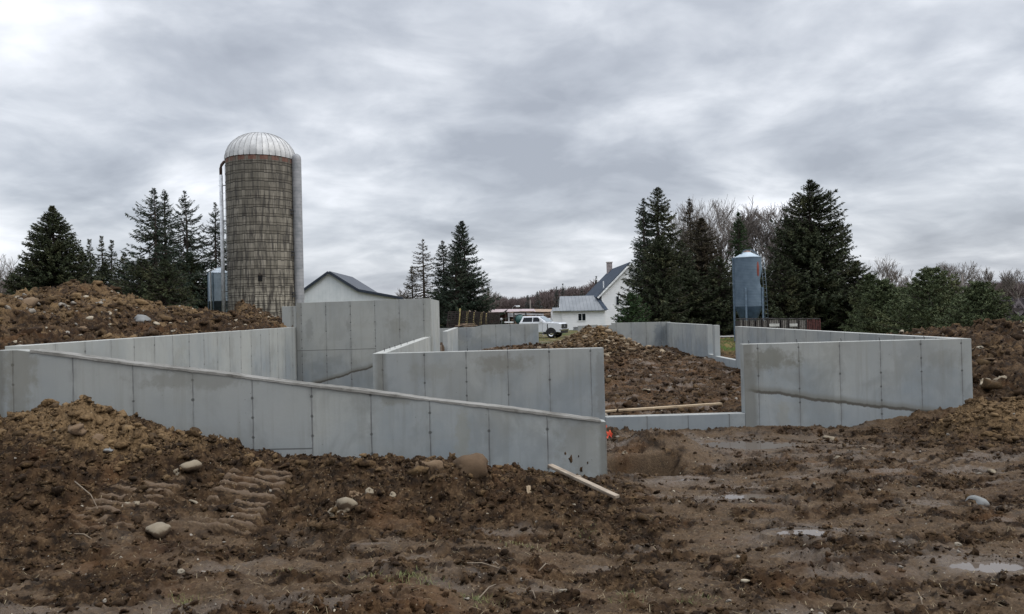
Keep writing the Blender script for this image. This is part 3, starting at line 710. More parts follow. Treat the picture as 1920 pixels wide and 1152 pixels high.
# ------------------------------------------------------------------ lumber and litter
def wood(name,a,b,sc=2.):
    m=Mat(name); p=m.coord('Object'); n=m.noise(m.vmul(p,(1.2,14,14)),sc,5,.6); n2=m.noise(p,3,4,.6)
    m.bump(n,.3,.006); return m.out(m.mix(n2.band(.45,.75)*.6,m.mix(n.band(.3,.7),a,b),tuple(x*.5 for x in a)),.8)
WOOD=wood('new_lumber',(.30,.22,.135),(.46,.36,.24)); OLDW=wood('muddy_lumber',(.14,.10,.068),(.36,.30,.23))
def plank(name,a,b,w,h,mat,label,cat):
    a=Vector(a); b=Vector(b); L=(b-a).length; mb=MB().box(0,L,-w/2,w/2,-h/2,h/2)
    o=mb.build(name,mat,None,.004); o.location=a; o.rotation_mode='QUATERNION'; o.rotation_quaternion=(b-a).to_track_quat('X','Z')
    return tag(o,label,cat)
a=at(1128,772,17.3); b=at(1352,757,18.0)
plank('board',a,b,.12,.045,WOOD,'long light plank bridging the mud behind the low sill wall','plank')
a=at(1031,873,10.75); b=at(1157,932,9.55)
plank('board',a,b,.09,.04,OLDW,'muddy pale board leaning on the bank at the front wall end','plank')
a=at(1068,893,10.55); plank('wood_block',a,a+Vector((.16,.02,-.03)),.06,.05,OLDW,'short brown block of wood under the leaning board','wood block')
a=gp(995,934); a=at(993,934,a.y-.05); plank('stake',a+Vector((0,0,-.03)),a+Vector((-.012,.02,.15)),.06,.015,WOOD,'small broken wooden stake upright in the dark bank','stake')
a=gp(60,795); 
for i,(p0,p1) in enumerate((((0,796),(62,800)),((0,803),(55,806)))):
    A=at(p0[0]-12,p0[1],10.95+.1*i); B=at(p1[0],p1[1],10.95+.1*i)
    plank('board',A,B,.12,.05,OLDW,('upper' if i==0 else 'lower')+' of two weathered boards in the mud at the left edge','plank')
# red safety netting scrap
rm=Mat('red_plastic'); q=rm.coord('Object'); rm.bump(rm.noise(q,30,3,.6),.6,.01); REDP=rm.out(rm.mix(rm.noise(q,14,3,.6).band(.4,.6),(.45,.03,.012),(.65,.09,.03)),.5)
def rag(name,c,w,h,mat,label,cat,seed):
    r=np.random.default_rng(seed); n=14; vs=[];fs=[]
    for i in range(n):
        for j in range(n):
            u=(i/(n-1)-.5); v=(j/(n-1)-.5); k=.16*math.sin(7*u+seed)+.12*math.sin(9*v+2*u)
            e=1+.25*math.sin(5*math.atan2(v,u)+seed)
            vs.append((c.x+u*w*e,c.y+.25*v*w+.1*w*math.cos(8*u*v+seed),c.z+v*h*e+k*h+.02*r.random()))
    for i in range(n-1):
        for j in range(n-1): a=i*n+j; fs.append((a,a+n,a+n+1,a+1))
    o=MB().add(vs,fs,True).build(name,mat); return tag(o,label,cat)
c_=at(1143,815,13.1); rag('safety_net_scrap',c_,.09,.11,REDP,'crumpled bright red plastic netting on the soil heap by the sill','netting',1)
c_=at(1135,800,13.4); rag('safety_net_scrap',c_,.05,.06,REDP,'small dull red scrap just above the larger crumpled netting','netting',3)
WHP=simple('white_plastic',(.75,.77,.78),.4)
# grass tufts, straw
def blades(n,fun,seed,hmin,hmax,w,lean,name,mat,label,cat,flat=0):
    r=np.random.default_rng(seed); V=[];Fq=[]
    P=fun(n,r); k=0
    z=height(P[:,0],P[:,1])
    for (x,y),zz in zip(P,z):
        a=r.random()*6.28; L=hmin+(hmax-hmin)*r.random(); t=lean*(r.random()*.8+.2)
        if flat: zt=.3+flat*r.random()
        else: zt=1
        d=np.array([math.cos(a)*t,math.sin(a)*t,zt*(1-t*.4)]); s=np.array([-math.sin(a),math.cos(a),0])*w/2
        b=np.array([x,y,zz]); mid=b+d*L*.55; tip=b+d*L-np.array([0,0,L*t*.3])
        V+= [b-s,b+s,mid+s*.7,mid-s*.7,tip]; Fq+=[(k,k+1,k+2),(k,k+2,k+3),(k+3,k+2,k+4)]; k+=5
    o=mesh_obj(name,npmesh(name,V,Fq,3),mat); return tag(o,label,cat,kind='stuff')
gm=Mat('grass_blades'); q=gm.pos(); GRASS=gm.out(gm.mix(gm.noise(q,3,3,.6).band(.35,.65),(.075,.10,.022),(.16,.15,.05)),.7)
sm_=Mat('straw'); STRAW=sm_.out(sm_.mix(sm_.noise(sm_.pos(),12,2,.5),(.16,.12,.07),(.40,.33,.20)),.8)
tufts=[gp(*t) for t in ((968,1019),(1000,1022),(770,1095),(570,1083),(915,1128),(1100,995),(540,1078),(745,1100),(800,1103),(690,1090),(1170,1110),(1300,1120),(880,1120),(345,1128))]
def ftuft(n,r): 
    c=[tufts[i] for i in r.integers(0,len(tufts),n)]; return np.array([(p.x+r.normal()*.08,p.y+r.normal()*.06) for p in c])
blades(900,ftuft,3,.02,.08,.005,.9,'grass_tufts',GRASS,'sparse green grass tufts poking from the foreground mud','grass')
blades(3000,lambda n,r: np.stack([-6+13*r.random(n),5.2+6*r.random(n)**1.4],1),5,.03,.16,.004,1.3,'straw',STRAW,'loose straw and dead stalks strewn across the foreground mud','straw',.2)
tw=Mat('twig_bark'); TWIG=tw.out(tw.mix(tw.noise(tw.pos(),20,3,.6),(.09,.065,.045),(.26,.21,.15)),.85)
sticks=[((140,912),(190,962)),((120,1004),(182,1012)),((845,1068),(955,1072)),((900,1050),(950,1065)),((1010,1062),(1030,1055)),((895,1120),(930,1100)),((985,1105),(1005,1115)),((1722,1120),(1730,1135))]
for i,(p0,p1) in enumerate(sticks):
    A=gp(*p0); B=gp(*p1); mid=(A+B)/2+Vector((.02,.03,.05)); A.z+=.02; B.z+=.02
    if (B-A).length>.9: B=A+(B-A).normalized()*.6; mid=(A+B)/2+Vector((0,.03,.04))
    o=MB().tube([A,mid,B],[.007,.006,.003],6).build('twig',TWIG); tag(o,'thin bent dead twig lying in the foreground mud','twig','dead twigs lying in the mud')
# ------------------------------------------------------------------ trees
def bez(p,q,bend,n): 
    t=np.linspace(0,1,n)[:,None]; return p*(1-t)+q*t+np.array(bend)*(4*t*(1-t))
def tubes_np(paths,rads,k=4):
    """tubes along many paths; the first path comes first in the mesh"""
    V=[];Fq=[];off=0; groups=[[0]]; by={}
    for i in range(1,len(paths)): by.setdefault(len(paths[i]),[]).append(i)
    groups+=list(by.values()); a=np.arange(k)*2*math.pi/k
    for gidx in groups:
        P=np.stack([np.asarray(paths[i],float) for i in gidx]); r=np.stack([np.asarray(rads[i]) for i in gidx]); m,n=P.shape[:2]
        d=np.gradient(P,axis=1); d/=np.linalg.norm(d,axis=2,keepdims=True)+1e-9
        u=np.where(np.abs(d[:,:,2:3])<.9,np.array([0,0,1.]),np.array([1.,0,0])); x=np.cross(d,u); x/=np.linalg.norm(x,axis=2,keepdims=True)+1e-9; y=np.cross(x,d)
        V.append((P[:,:,None]+r[:,:,None,None]*(x[:,:,None]*np.cos(a)[None,None,:,None]+y[:,:,None]*np.sin(a)[None,None,:,None])).reshape(-1,3))
        b=(np.arange(m)*n*k)[:,None,None]; i=(np.arange(n-1)*k)[None,:,None]; j=np.arange(k)[None,None]; j2=(j+1)%k
        Fq.append(np.stack([b+i+j,b+i+j2,b+i+k+j2,b+i+k+j],3).reshape(-1,4)+off); off+=m*n*k
    return np.concatenate(V),np.concatenate(Fq)
def barkmat(name,a,b):
    m=Mat(name); p=m.coord('Object'); return m.out(m.mix(m.noise(m.vmul(p,(3,3,.7)),2.5,5,.6).band(.3,.7),a,b),.9)
BARK=barkmat('conifer_bark',(.03,.022,.018),(.085,.065,.052)); GBARK=barkmat('grey_bark',(.10,.085,.075),(.22,.19,.17)); 
def leafmat(name,a,b,c,haze=0):
    m=Mat(name); p=m.pos(); n=m.nt.nodes.new('ShaderNodeNewGeometry'); r_=X(m,n.outputs['Random Per Island'])
    big=m.noise(p,.55,4,.6); col=m.mix(r_,a,b); col=m.mix(big.band(.50,.72)*.8,col,c)
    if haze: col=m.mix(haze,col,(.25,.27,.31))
    return m.out(col,.75,Specular_IOR_Level=.2)
NEED={'dark':leafmat('needles_dark',(.018,.026,.014),(.055,.066,.030),(.088,.086,.038)),
 'spruce':leafmat('needles_spruce',(.016,.027,.018),(.044,.062,.040),(.062,.078,.046)),
 'brown':leafmat('needles_brown',(.036,.032,.020),(.082,.070,.042),(.105,.075,.048)),
 'fir':leafmat('needles_fir',(.020,.044,.016),(.045,.080,.028),(.065,.10,.038)),
 'pine':leafmat('needles_pine',(.050,.068,.034),(.100,.118,.054),(.15,.150,.072)),
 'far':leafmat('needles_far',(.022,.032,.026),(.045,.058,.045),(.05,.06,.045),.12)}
def conifer(px,py,w,Y,kind,label,seed,dens=1.,form=.9,gap=0.,droop=.15,upt=.2,base=None,low=0.,sparse_low=0.,oneside=0.,group='evergreen trees beyond the site',name='spruce_tree',irr=1.,spr=1.):
    """px,py: tip; w: full crown width in photo px at Y"""
    r=np.random.default_rng(seed); top=at(px,py,Y); zb=gz(top.x,Y) if base is None else base
    H=top.z-zb; Rm=w/F*Y/2
    th=thing(name,label,'evergreen tree',(top.x,Y,zb),0,group)
    lean=np.array([r.normal()*.01*H,r.normal()*.01*H,0])
    paths=[bez(np.array([0,0,-.3]),np.array([lean[0],lean[1],H*.985]),(r.normal()*.012*H,0,0),12)]; rads=[np.linspace(H*.016+.05,.02,12)]
    V=[];
    nb=int((175+H*10)*dens); 
    hs=low+(1-low)*(r.random(nb)**.85); hs=np.sort(hs)
    wob=[r.random()*6.28 for _ in range(4)]
    for h in hs:
        az=r.random()*6.283
        prof=(1-h)**form*(1.0 if h>.12 else .75+.25*h/.12)
        irregular=1+irr*(.22*math.sin(az*2+wob[0]+h*7)+.16*math.sin(az*3+wob[1]-h*11)+.19*r.normal())
        L=max(.10,Rm*prof*irregular*1.08*min(1.,((1-h)/.16+.05))**.45+.22*(1-h)+.02)
        if oneside: L*=1+oneside*math.cos(az)
        if r.random()<gap: L*=.45
        z0=h*H*.985; start=np.array([lean[0]*h,lean[1]*h,z0])
        dr=-droop*L*(1.1-h)+ (h>.7)*(h-.7)*L*1.5
        end=start+np.array([math.cos(az)*L,math.sin(az)*L,dr+upt*L*r.random()*.5])
        P=bez(start,end,(0,0,-.10*L-upt*.25*L),5); paths.append(P); rads.append(np.linspace(.012*L+.012,.006,5))
        # sprays of needles along the branch, as thin leaf-sized blades
        dsp=1 if h>sparse_low else .22
        ns=int((10+L*24)*dsp*spr)+3
        t=(.12+.9*r.random(ns)**.75) ; t=np.minimum(t,1.02)
        c=start*(1-t)[:,None]+end*t[:,None]+np.array([0,0,1])*((-.10*L-upt*.25*L)*(4*t*(1-t)))[:,None]
        ax=np.array([math.cos(az),math.sin(az),dr/L]); sd=np.array([-math.sin(az),math.cos(az),0])
        sg=r.choice([-1,1],ns)[:,None]; fwd=(.55+.5*r.random(ns))[:,None]
        dirv=ax*fwd+sd*sg*(.35+.6*r.random(ns))[:,None]+np.stack([r.normal(size=ns)*.15,r.normal(size=ns)*.15,r.normal(size=ns)*.50-.16],1)
        dirv/=np.linalg.norm(dirv,axis=1)[:,None]
        ln=(.11+.21*r.random(ns))*(.6+.55*(1-t*.4))*min(1.25,.55+L*.25); wd=ln*(.20+.16*r.random(ns))
        n2=np.cross(dirv,r.normal(size=(ns,3))); n2/=np.linalg.norm(n2,axis=1)[:,None]+1e-9
        a=c; b1=c+dirv*ln[:,None]*.45+n2*wd[:,None]*.5; b2=c+dirv*ln[:,None]*.5-n2*wd[:,None]*.5; e=c+dirv*ln[:,None]
        V.append(np.stack([a,b1,e,b2],1).reshape(-1,3))
    # leader
    V=np.concatenate(V); Fq=np.arange(len(V)).reshape(-1,4)
    tv,tf=tubes_np(paths,rads,4)
    mesh_obj('trunk',npmesh('trunk',tv,tf,4,True),BARK,th)
    mesh_obj('crown',npmesh('crown',V,Fq,4),NEED[kind],th)
    return th
ct=conifer
GL='evergreens behind the left bank'; GC='evergreens behind the tall wall'; GR='evergreens on the right'
ct(103,384,184,60,'dark','broad dense dark spruce at far left, standing apart',101,3.4,.66,.0,.10,.15,group=GL,spr=1.2,irr=.45)
ct(164,446,80,72,'dark','small thin dark spruce just right of the broad one',102,1.2,.9,group=GL)
ct(189,440,60,74,'dark','slim spruce between the broad spruce and the tall cluster',103,1.2,.8,group=GL)
ct(208,447,58,73,'dark','slim spruce left of the tall cluster, slightly shorter',104,1.2,.8,group=GL)
ct(232,474,90,70,'dark','low dark spruce at the left foot of the tall cluster',105,1.6,.7,group=GL)
ct(286,349,158,62,'spruce','tallest open-branched spruce of the left cluster',106,1.35,.72,.18,.28,.45,group=GL,oneside=-.22,spr=.95)
ct(309,353,96,64,'spruce','middle spruce in the left cluster with narrow crown',107,1.35,.62,.12,.2,.35,group=GL)
ct(337,355,124,80,'spruce','right spruce of the left cluster with open branches',108,1.4,.68,.15,.28,.4,group=GL,oneside=.15)
ct(400,376,110,80,'spruce','open spruce beside the silo pipe',109,1.35,.72,.2,.3,.45,group=GL)
ct(355,470,110,79,'dark','dark low spruce behind the bank left of the small bin',110,2.2,.55,group=GL)
ct(268,480,120,59,'dark','dark low spruce beneath the tall left cluster',111,2.2,.55,group=GL)
ct(310,485,110,58,'dark','squat dark spruce behind the bank crest',112,2.2,.55,group=GL)
ct(150,470,110,66,'dark','dark spruce partly merged with the broad left one',113,1.6,.7,group=GL)
ct(197,490,100,64,'dark','low dark spruce filling the gap right of the broad one',114,1.7,.7,group=GL)
ct(418,450,80,82,'dark','dark spruce half hidden behind the silo',115,1.4,.7,group=GL)
ct(793,445,66,82,'brown','thin half-bare dying spruce left of the dark pair',120,1.0,.62,.1,.1,.1,group=GC,sparse_low=.62,spr=.8)
ct(772,498,50,84,'brown','short brown dying spruce left of the thin one',121,1.1,.7,.1,.15,.1,group=GC,spr=.7,sparse_low=.4)
ct(833,448,74,78,'spruce','shorter dark spruce leaning into the tall one',122,1.4,.66,.1,.25,.3,group=GC)
ct(868,411,108,76,'spruce','tall dark spruce behind the black slatted panels',123,2.1,.66,.05,.22,.3,group=GC,spr=1.2)
ct(856,470,70,74,'spruce','small dark spruce in front of the tall one',124,1.5,.7,group=GC)
ct(1233,348,122,62,'dark','tall ragged spruce right of the white farmhouse',130,2.0,.5,.12,.15,.2,group=GR,spr=1.15)
ct(1207,368,66,60,'spruce','slimmer spruce merged into the ragged one by the house',131,1.3,.5,.2,.2,.2,group=GR)
ct(1237,440,108,57,'dark','dense dark evergreen skirt in front of the farmhouse',132,2.2,.55,.02,.15,.3,group=GR,oneside=-.1,spr=1.2)
ct(1184,548,66,54,'fir','small low green spruce hiding the farmhouse corner',133,1.5,.5,.2,.2,.5,group=GR)
ct(1290,370,62,68,'brown','narrow brownish spruce with a sparse top',134,1.4,.6,.1,.1,.1,group=GR)
ct(1314,406,92,63,'brown','broad brownish evergreen between the bare trees',135,2.4,.55,.0,.1,.1,group=GR,spr=1.3)
ct(1275,450,110,60,'dark','dark evergreen filling beneath the narrow brown one',136,2.0,.6,group=GR)
ct(1386,396,78,64,'fir','pointed bright green fir left of the blue bin',137,1.9,.72,.05,.2,.2,group=GR,name='fir_tree')
ct(1350,480,100,60,'dark','dark low evergreen left of the green fir',138,2.0,.6,group=GR)
ct(1420,500,110,64,'dark','dark low evergreen behind the blue bin',139,2.0,.6,group=GR)
ct(1524,333,170,60,'dark','largest evergreen on the right, broad and dense',140,3.2,.60,.03,.12,.25,group=GR,spr=1.25)
ct(1478,402,80,62,'dark','ragged evergreen on the left flank of the largest',141,1.5,.5,.2,.1,.2,group=GR)
ct(1577,420,80,63,'dark','ragged evergreen on the right flank of the largest',142,1.3,.6,.25,.1,.2,group=GR)
ct(1465,480,120,58,'dark','dark evergreen filling below the right flank',143,2.0,.6,group=GR)
ct(1607,488,110,58,'dark','short dark evergreen right of the largest',144,2.0,.6,group=GR)
def pine(px,py,w,Y,label,seed,tiers,name='pine_tree'):
    """young white pine: whorled, upswept layered boughs with tufts"""
    r=np.random.default_rng(seed); top=at(px,py,Y); zb=gz(top.x,Y); H=top.z-zb; Rm=w/F*Y/2
    th=thing(name,label,'pine tree',(top.x,Y,zb),0,'young pines beyond the right bank')
    paths=[bez(np.array([0,0,-.2]),np.array([0,0,H]),(.08,0,0),8)]; rads=[np.linspace(.16,.02,8)]; V=[]
    for k in range(tiers):
        h=(k+.5)/tiers; L0=Rm*(1-h)**.75
        for b in range(9):
            az=b*.7+k*1.1+r.normal()*.15; L=L0*(.75+.45*r.random())+.15
            s=np.array([0,0,h*H]); e=s+np.array([math.cos(az)*L,math.sin(az)*L,L*(.12+.35*h)])
            P=bez(s,e,(0,0,-.08*L),5); paths.append(P); rads.append(np.linspace(.03,.01,5))
            nt=int(8+L*13)
            for q in range(nt):
                t=.25+.8*r.random(); c=s*(1-t)+e*t+np.array([0,0,-.08*L*4*t*(1-t)]); sdv=np.array([-math.sin(az),math.cos(az),0])*r.normal()*.30*L*(1.1-abs(t-.5))*.6
                c=c+sdv+np.array([0,0,.06*r.normal()+.1*abs(r.normal())*.5])
                m_=7; d=r.normal(size=(m_,3))*np.array([1,1,.6])+np.array([math.cos(az)*.5,math.sin(az)*.5,.7]); d/=np.linalg.norm(d,axis=1)[:,None]
                l=.13+.12*r.random(m_); n2=np.cross(d,r.normal(size=(m_,3))); n2/=np.linalg.norm(n2,axis=1)[:,None]
                V.append(np.stack([c+d*0,c+d*l[:,None]*.5+n2*.03,c+d*l[:,None],c+d*l[:,None]*.5-n2*.03],1).reshape(-1,3))
    V=np.concatenate(V); tv,tf=tubes_np(paths,rads,4)
    mesh_obj('trunk',npmesh('trunk',tv,tf,4,True),BARK,th); mesh_obj('crown',npmesh('crown',V,np.arange(len(V)).reshape(-1,4),4),NEED['pine'],th)
pine(1745,508,190,44,'widest young pine, behind the right side wall',201,11)
pine(1838,536,150,38,'young pine with pale layered boughs at the far right',202,9)
pine(1655,530,110,48,'young pine at the edge of the dark evergreens',203,10)
pine(1697,545,120,50,'low green pine left of the widest one',204,9)
pine(1630,520,90,52,'slim green pine touching the dark evergreens',205,10)
pine(1785,560,120,46,'low bushy pine between the two largest young pines',206,8)

def bare_paths(r,H,spread=.5,levels=5,kids=4,r0=None,stem=.3):
    paths=[];rads=[]
    def grow(p,d,L,rad,lv):
        n=4 if lv<3 else 3; pts=[p]; q=p.copy(); dd=d.copy()
        for i in range(n):
            dd=dd+r.normal(size=3)*.10+np.array([0,0,.06]); dd/=np.linalg.norm(dd); q=q+dd*L/n; pts.append(q)
        re=rad*(.55 if lv else .65); paths.append(np.array(pts)); rads.append(np.linspace(rad,re,n+1))
        if lv>=levels: return
        for k in range(kids if lv else kids+2):
            t=.35+.65*r.random() if lv else .45+.55*r.random()
            i=min(n-1,int(t*n)); pp=pts[i]+(pts[i+1]-pts[i])*(t*n-i)
            a=r.normal(size=3); a-=dd*(a@dd); a/=np.linalg.norm(a); nd=dd*(1-.35*spread)+a*spread*(.7+.4*r.random())+np.array([0,0,.18]); nd/=np.linalg.norm(nd)
            grow(pp,nd,L*(.55+.22*r.random()),max(.006,re*(.55+.2*r.random())),lv+1)
    grow(np.zeros(3),np.array([r.normal()*.03,r.normal()*.03,1.]),H*stem*1.15,r0 or H*.018,0)
    return paths,rads
def bare(px,py,Y,label,seed,spread=.5,levels=4,kids=4,group='bare leafless trees',mat=None,rmin=1):
    r=np.random.default_rng(seed); top=at(px,py,Y); zb=gz(top.x,Y) if Y<100 else min(1.,top.z-4); H=top.z-zb
    paths,rads=bare_paths(r,H,spread,levels,kids); v,f=tubes_np(paths,[np.maximum(q,.010*rmin) for q in rads],3)
    s=H/v[:,2].max(); v=v*s
    th=thing('bare_tree',label,'bare tree',(top.x,Y,zb),0,group)
    cut=len(paths[0])*3; nf=(len(paths[0])-1)*3
    mesh_obj('trunk',npmesh('trunk',v[:cut],f[:nf],4,True),mat or GBARK,th); mesh_obj('branches',npmesh('branches',v[cut:],f[nf:]-cut,4,True),mat or GBARK,th)
bare(1430,361,67,'tall spreading bare tree behind the blue bin',311,.62,5,5,rmin=1.3)
bare(1300,358,78,'bare tree rising behind the narrow brownish spruce',302,.4,5,4)
bare(1348,374,76,'bare tree between the brownish evergreen and the green fir',303,.45,5,4)
bare(1322,385,74,'shorter bare tree just right of the narrow brownish spruce',304,.45,5,4)
bare(1462,385,78,'bare tree between the tall maple and the largest evergreen',305,.4,5,4)
for i,(px,py,Y,lb) in enumerate([(1650,477,120,'largest bare tree on the right skyline'),(1678,492,118,'rounded bare tree beside the largest skyline one'),(1710,504,125,'small bare tree above the low pine'),(1748,494,120,'bare tree behind the widest pine'),(1779,487,118,'bare tree left of the pair beside the utility pole'),(1802,490,122,'bare tree just left of the utility pole'),
    (1832,512,126,'low bare tree right of the utility pole'),(1862,498,120,'first bare tree from the left in the group at the right edge'),(1886,503,122,'middle bare tree of the group at the right edge'),(1913,502,118,'last bare tree at the right edge of the picture'),
    (8,478,100,'bare tree at the far left edge'),(32,486,104,'bare tree left of the broad dark spruce'),(-12,470,96,'bare tree cut off by the left edge'),(20,500,98,'low bare tree left of the broad dark spruce'),(918,524,110,'faint bare tree right of the tall dark spruce'),(752,540,110,'low bare tree behind the barn roof'),(925,545,105,'small bare shrub-like tree above the black panels')]):
    bare(px,py,Y,lb,320+i,.5,4,4,'bare trees on the skyline',rmin=1.5)

# far woods: uncountable, one mass
WB=barkmat('wood_bark',(.085,.060,.058),(.15,.115,.108)); 
def woods(name,spans,n,seed,label,mat,levels=3,kids=5):
    r=np.random.default_rng(seed); protos=[]
    for k in range(7):
        p_,q_=bare_paths(r,1.,.55,levels,kids,.012); v,f=tubes_np(p_,[np.maximum(a,.0035) for a in q_],3); v/=v[:,2].max(); protos.append((v,f))
    V=[];Fq=[];off=0
    tot=sum(s[1]-s[0] for s in spans)
    for x0,x1,Y0,Y1,ya,yb in spans:
        for k in range(int(n*(x1-x0)/tot)):
            px=x0+(x1-x0)*r.random(); Y=Y0+(Y1-Y0)*r.random(); t=(px-x0)/(x1-x0)
            hz=587-.0245*(px-930)
            top=at(px,ya+(yb-ya)*t+abs(r.normal())*5+3*math.sin(px/17.),Y); zb=.5; H=max(3,top.z-zb)
            v,f=protos[r.integers(0,7)]; a=r.random()*6.28; sc=H*(.75+.3*r.random())
            w=np.stack([(v[:,0]*math.cos(a)-v[:,1]*math.sin(a))*sc+top.x,(v[:,0]*math.sin(a)+v[:,1]*math.cos(a))*sc+Y,v[:,2]*H+zb],1)
            V.append(w); Fq.append(f+off); off+=len(v)
    o=mesh_obj(name,npmesh(name,np.concatenate(V),np.concatenate(Fq),4),mat); return tag(o,label,'woods',kind='stuff')
woods('far_woods',[(700,960,170,230,560,556),(960,1130,170,230,556,524),(1130,1240,180,230,530,540)],420,5,'distant brown leafless wood behind the truck and farmhouse',WB)
woods('far_woods',[(1600,1960,170,240,535,525),(-60,120,130,160,522,520)],330,6,'distant grey-brown leafless wood along both edges of the view',WB)
# underbrush bodies give the woods their dense foot
def brush(name,x0,x1,Y,ya,yb,mat,label,seed,zb=-.5):
    r=np.random.default_rng(seed); V=[];n=5200
    px=x0+(x1-x0)*r.random(n); t=(px-x0)/(x1-x0); YY=Y+r.random(n)*30
    P0=at(x0,580,1); 
    top=np.array([at(a,ya+(yb-ya)*tt,yy)[:] for a,tt,yy in zip(px,t,YY)])
    h=(top[:,2]-zb)*r.random(n)**1.2+zb; c=np.stack([top[:,0],YY,h],1)
    d=r.normal(size=(n,3))*np.array([.6,.6,1.]); d/=np.linalg.norm(d,axis=1)[:,None]; s=np.cross(d,r.normal(size=(n,3))); s/=np.linalg.norm(s,axis=1)[:,None]
    l=(.8+1.4*r.random(n))[:,None]; V=np.stack([c-d*l*.6,c+s*l*.35,c+d*l*.6,c-s*l*.35],1).reshape(-1,3)
    o=mesh_obj(name,npmesh(name,V,np.arange(len(V)).reshape(-1,4),4),mat); return tag(o,label,'underbrush',kind='stuff')
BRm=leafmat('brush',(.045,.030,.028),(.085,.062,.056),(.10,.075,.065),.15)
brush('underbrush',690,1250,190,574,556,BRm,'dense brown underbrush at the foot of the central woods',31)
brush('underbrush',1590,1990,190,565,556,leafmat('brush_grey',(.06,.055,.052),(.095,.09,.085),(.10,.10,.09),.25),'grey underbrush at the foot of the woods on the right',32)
for i,(px,py,w,Y,lb) in enumerate([(1008,545,22,150,'small dark conifer above the truck cab'),(990,553,20,155,'smaller dark conifer left of the one above the truck'),(1055,531,18,150,'tallest conifer in the woods left of the farmhouse'),(1043,537,18,152,'conifer just left of the tallest in the woods'),(1091,541,26,150,'rounded conifer by the farmhouse ell'),(1118,517,14,130,'slim conifer poking above the farmhouse roof line'),(1075,552,12,152,'tiny conifer between two larger ones in the woods'),
   (1786,525,24,135,'dark conifer left of the utility pole'),(1818,515,44,130,'broad dark conifer right of the utility pole'),(1690,535,16,140,'tiny conifer under the skyline bare trees')]):
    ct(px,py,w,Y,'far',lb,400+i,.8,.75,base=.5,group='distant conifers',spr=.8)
brush('underbrush',1850,2080,74,574,570,BRm,'low brown brush past the right-hand bank',33,.2)
# hills on the horizon
HILL=simple('hill_woods',(.085,.085,.10),.95,0,.25,.02); 
def hill(px0,px1,Y,prof,label,mat):
    n=80; vs=[];fs=[]
    for i in range(n+1):
        t=i/n; px=px0+(px1-px0)*t; py=np.interp(px,[q[0] for q in prof],[q[1] for q in prof])
        p=at(px,py+1.2*math.sin(i*.9)+.8*math.sin(i*2.3),Y); b=at(px,600,Y)
        vs+= [(p.x*.8,Y*.8,-10),(p.x,Y,p.z),(p.x*1.3,Y*1.3,-10)]
    for i in range(n):
        for k in range(2): a=i*3+k; fs.append((a,a+3,a+4,a+1))
    o=MB().add(vs,fs,True).build('hill',mat); tag(o,label,kind='structure')
hill(-1500,3600,1900,[(-1500,560),(-200,590),(200,588),(700,568),(900,571),(1000,573),(1300,562),(1600,545),(1750,540),(1840,531),(1930,528),(2300,520),(3600,540)],'low wooded ridge along the horizon',HILL)
# ------------------------------------------------------------------ silo
YS=67.
sx=at(495,560,YS).x; sr=(557-432)/2/F*YS*1.0; zs0=gz(sx,YS); zt=at(487,303,YS).z
t=thing('silo','tall weathered stave silo with a ribbed metal dome','silo',(sx,YS,zs0))
H=zt-zs0
m=Mat('silo_staves'); p=m.coord('Object'); x,y,z=m.sep(p)
n=m.nt.nodes.new('ShaderNodeMath'); n.operation='ARCTAN2'; m.put(n.inputs[0],y); m.put(n.inputs[1],x); ang=X(m,n.outputs[0])
NST=58; u=(ang/(2*math.pi)+1)*NST; RH=.755; v=(z-H)/RH+40
row=v.floor(); uu=u+row.mod(2)*.5*0; colid=uu.floor()
stag=m.white(m.comb(colid,3.,7.)); vv=v+(m.white(m.comb(colid,1.,1.)).gt(.5))*.06; row=vv.floor()
idn=m.white(m.comb(colid,row,5.)); du=((uu+.5).fract()-.5).abs(); dv=((vv+.5).fract()-.5).abs()
q=m.comb(ang*2.9,z,0.)
streak=m.noise(m.comb(ang*9,z*.35,2.),1.6,6,.65); grime=m.noise(m.comb(ang*3,z*.9,4.),1.2,6,.6)
col=m.mix(idn,(.125,.112,.088),(.27,.243,.195))
col=m.mix(streak.band(.46,.62)*.85,col,(.045,.040,.036))
col=m.mix(vv.fract().band(.0,.35,1,0)*.45*idn.band(.2,.8),col,(.06,.05,.042))
hfrac=z/H
# dark grime high up and at the base, paler mid-low
col=m.mix(hfrac.band(.55,1.)*.42,col,(.075,.068,.056))
low_=(hfrac+(grime-.5)*.35).band(.17,.27,1,0); col=m.mix(low_*.72,col,(.042,.037,.031))
pale=(hfrac-.24).abs().band(.02,.12,1,0)*streak.band(.36,.56,1,0)*.75; col=m.mix(pale,col,(.47,.43,.35)); col=m.mix(m.noise(m.comb(ang*14,z*.25,9.),1.5,5,.6).band(.58,.68)*.6*idn.band(.2,.7),col,(.36,.33,.28))
col=m.mix(du.band(.02,.07,1,0)*.55,col,(.03,.027,.023))
col=m.mix(dv.band(.02,.075,1,0)*.75,col,(.028,.024,.02))
red=hfrac.gt(.9755)*(1-(u.mod(3)).lt(1.)*.8)*grime.band(.3,.5,.4,1); col=m.mix(red*.65,col,(.16,.058,.038))
m.bump(dv.band(0,.08)*.6+du.band(0,.06)*.3+grime*.3+(1-vv.fract())*.5,.9,.03)
STV=m.out(col,.9)
body=MB().lathe([(sr,-1.),(sr,H)],116).build('wall',STV,t)
HOOP=simple('hoop_rust',(.05,.038,.03),.8,.3)
hp=MB(); k=0; z_=.1
while z_<H-.3:
    hp.lathe([(sr+.004,z_-.012),(sr+.03,z_),(sr+.004,z_+.012)],96); z_+= .19 if z_<2.4 else (.377 if z_<6.2 else .755)
hp.build('hoops',HOOP,t)
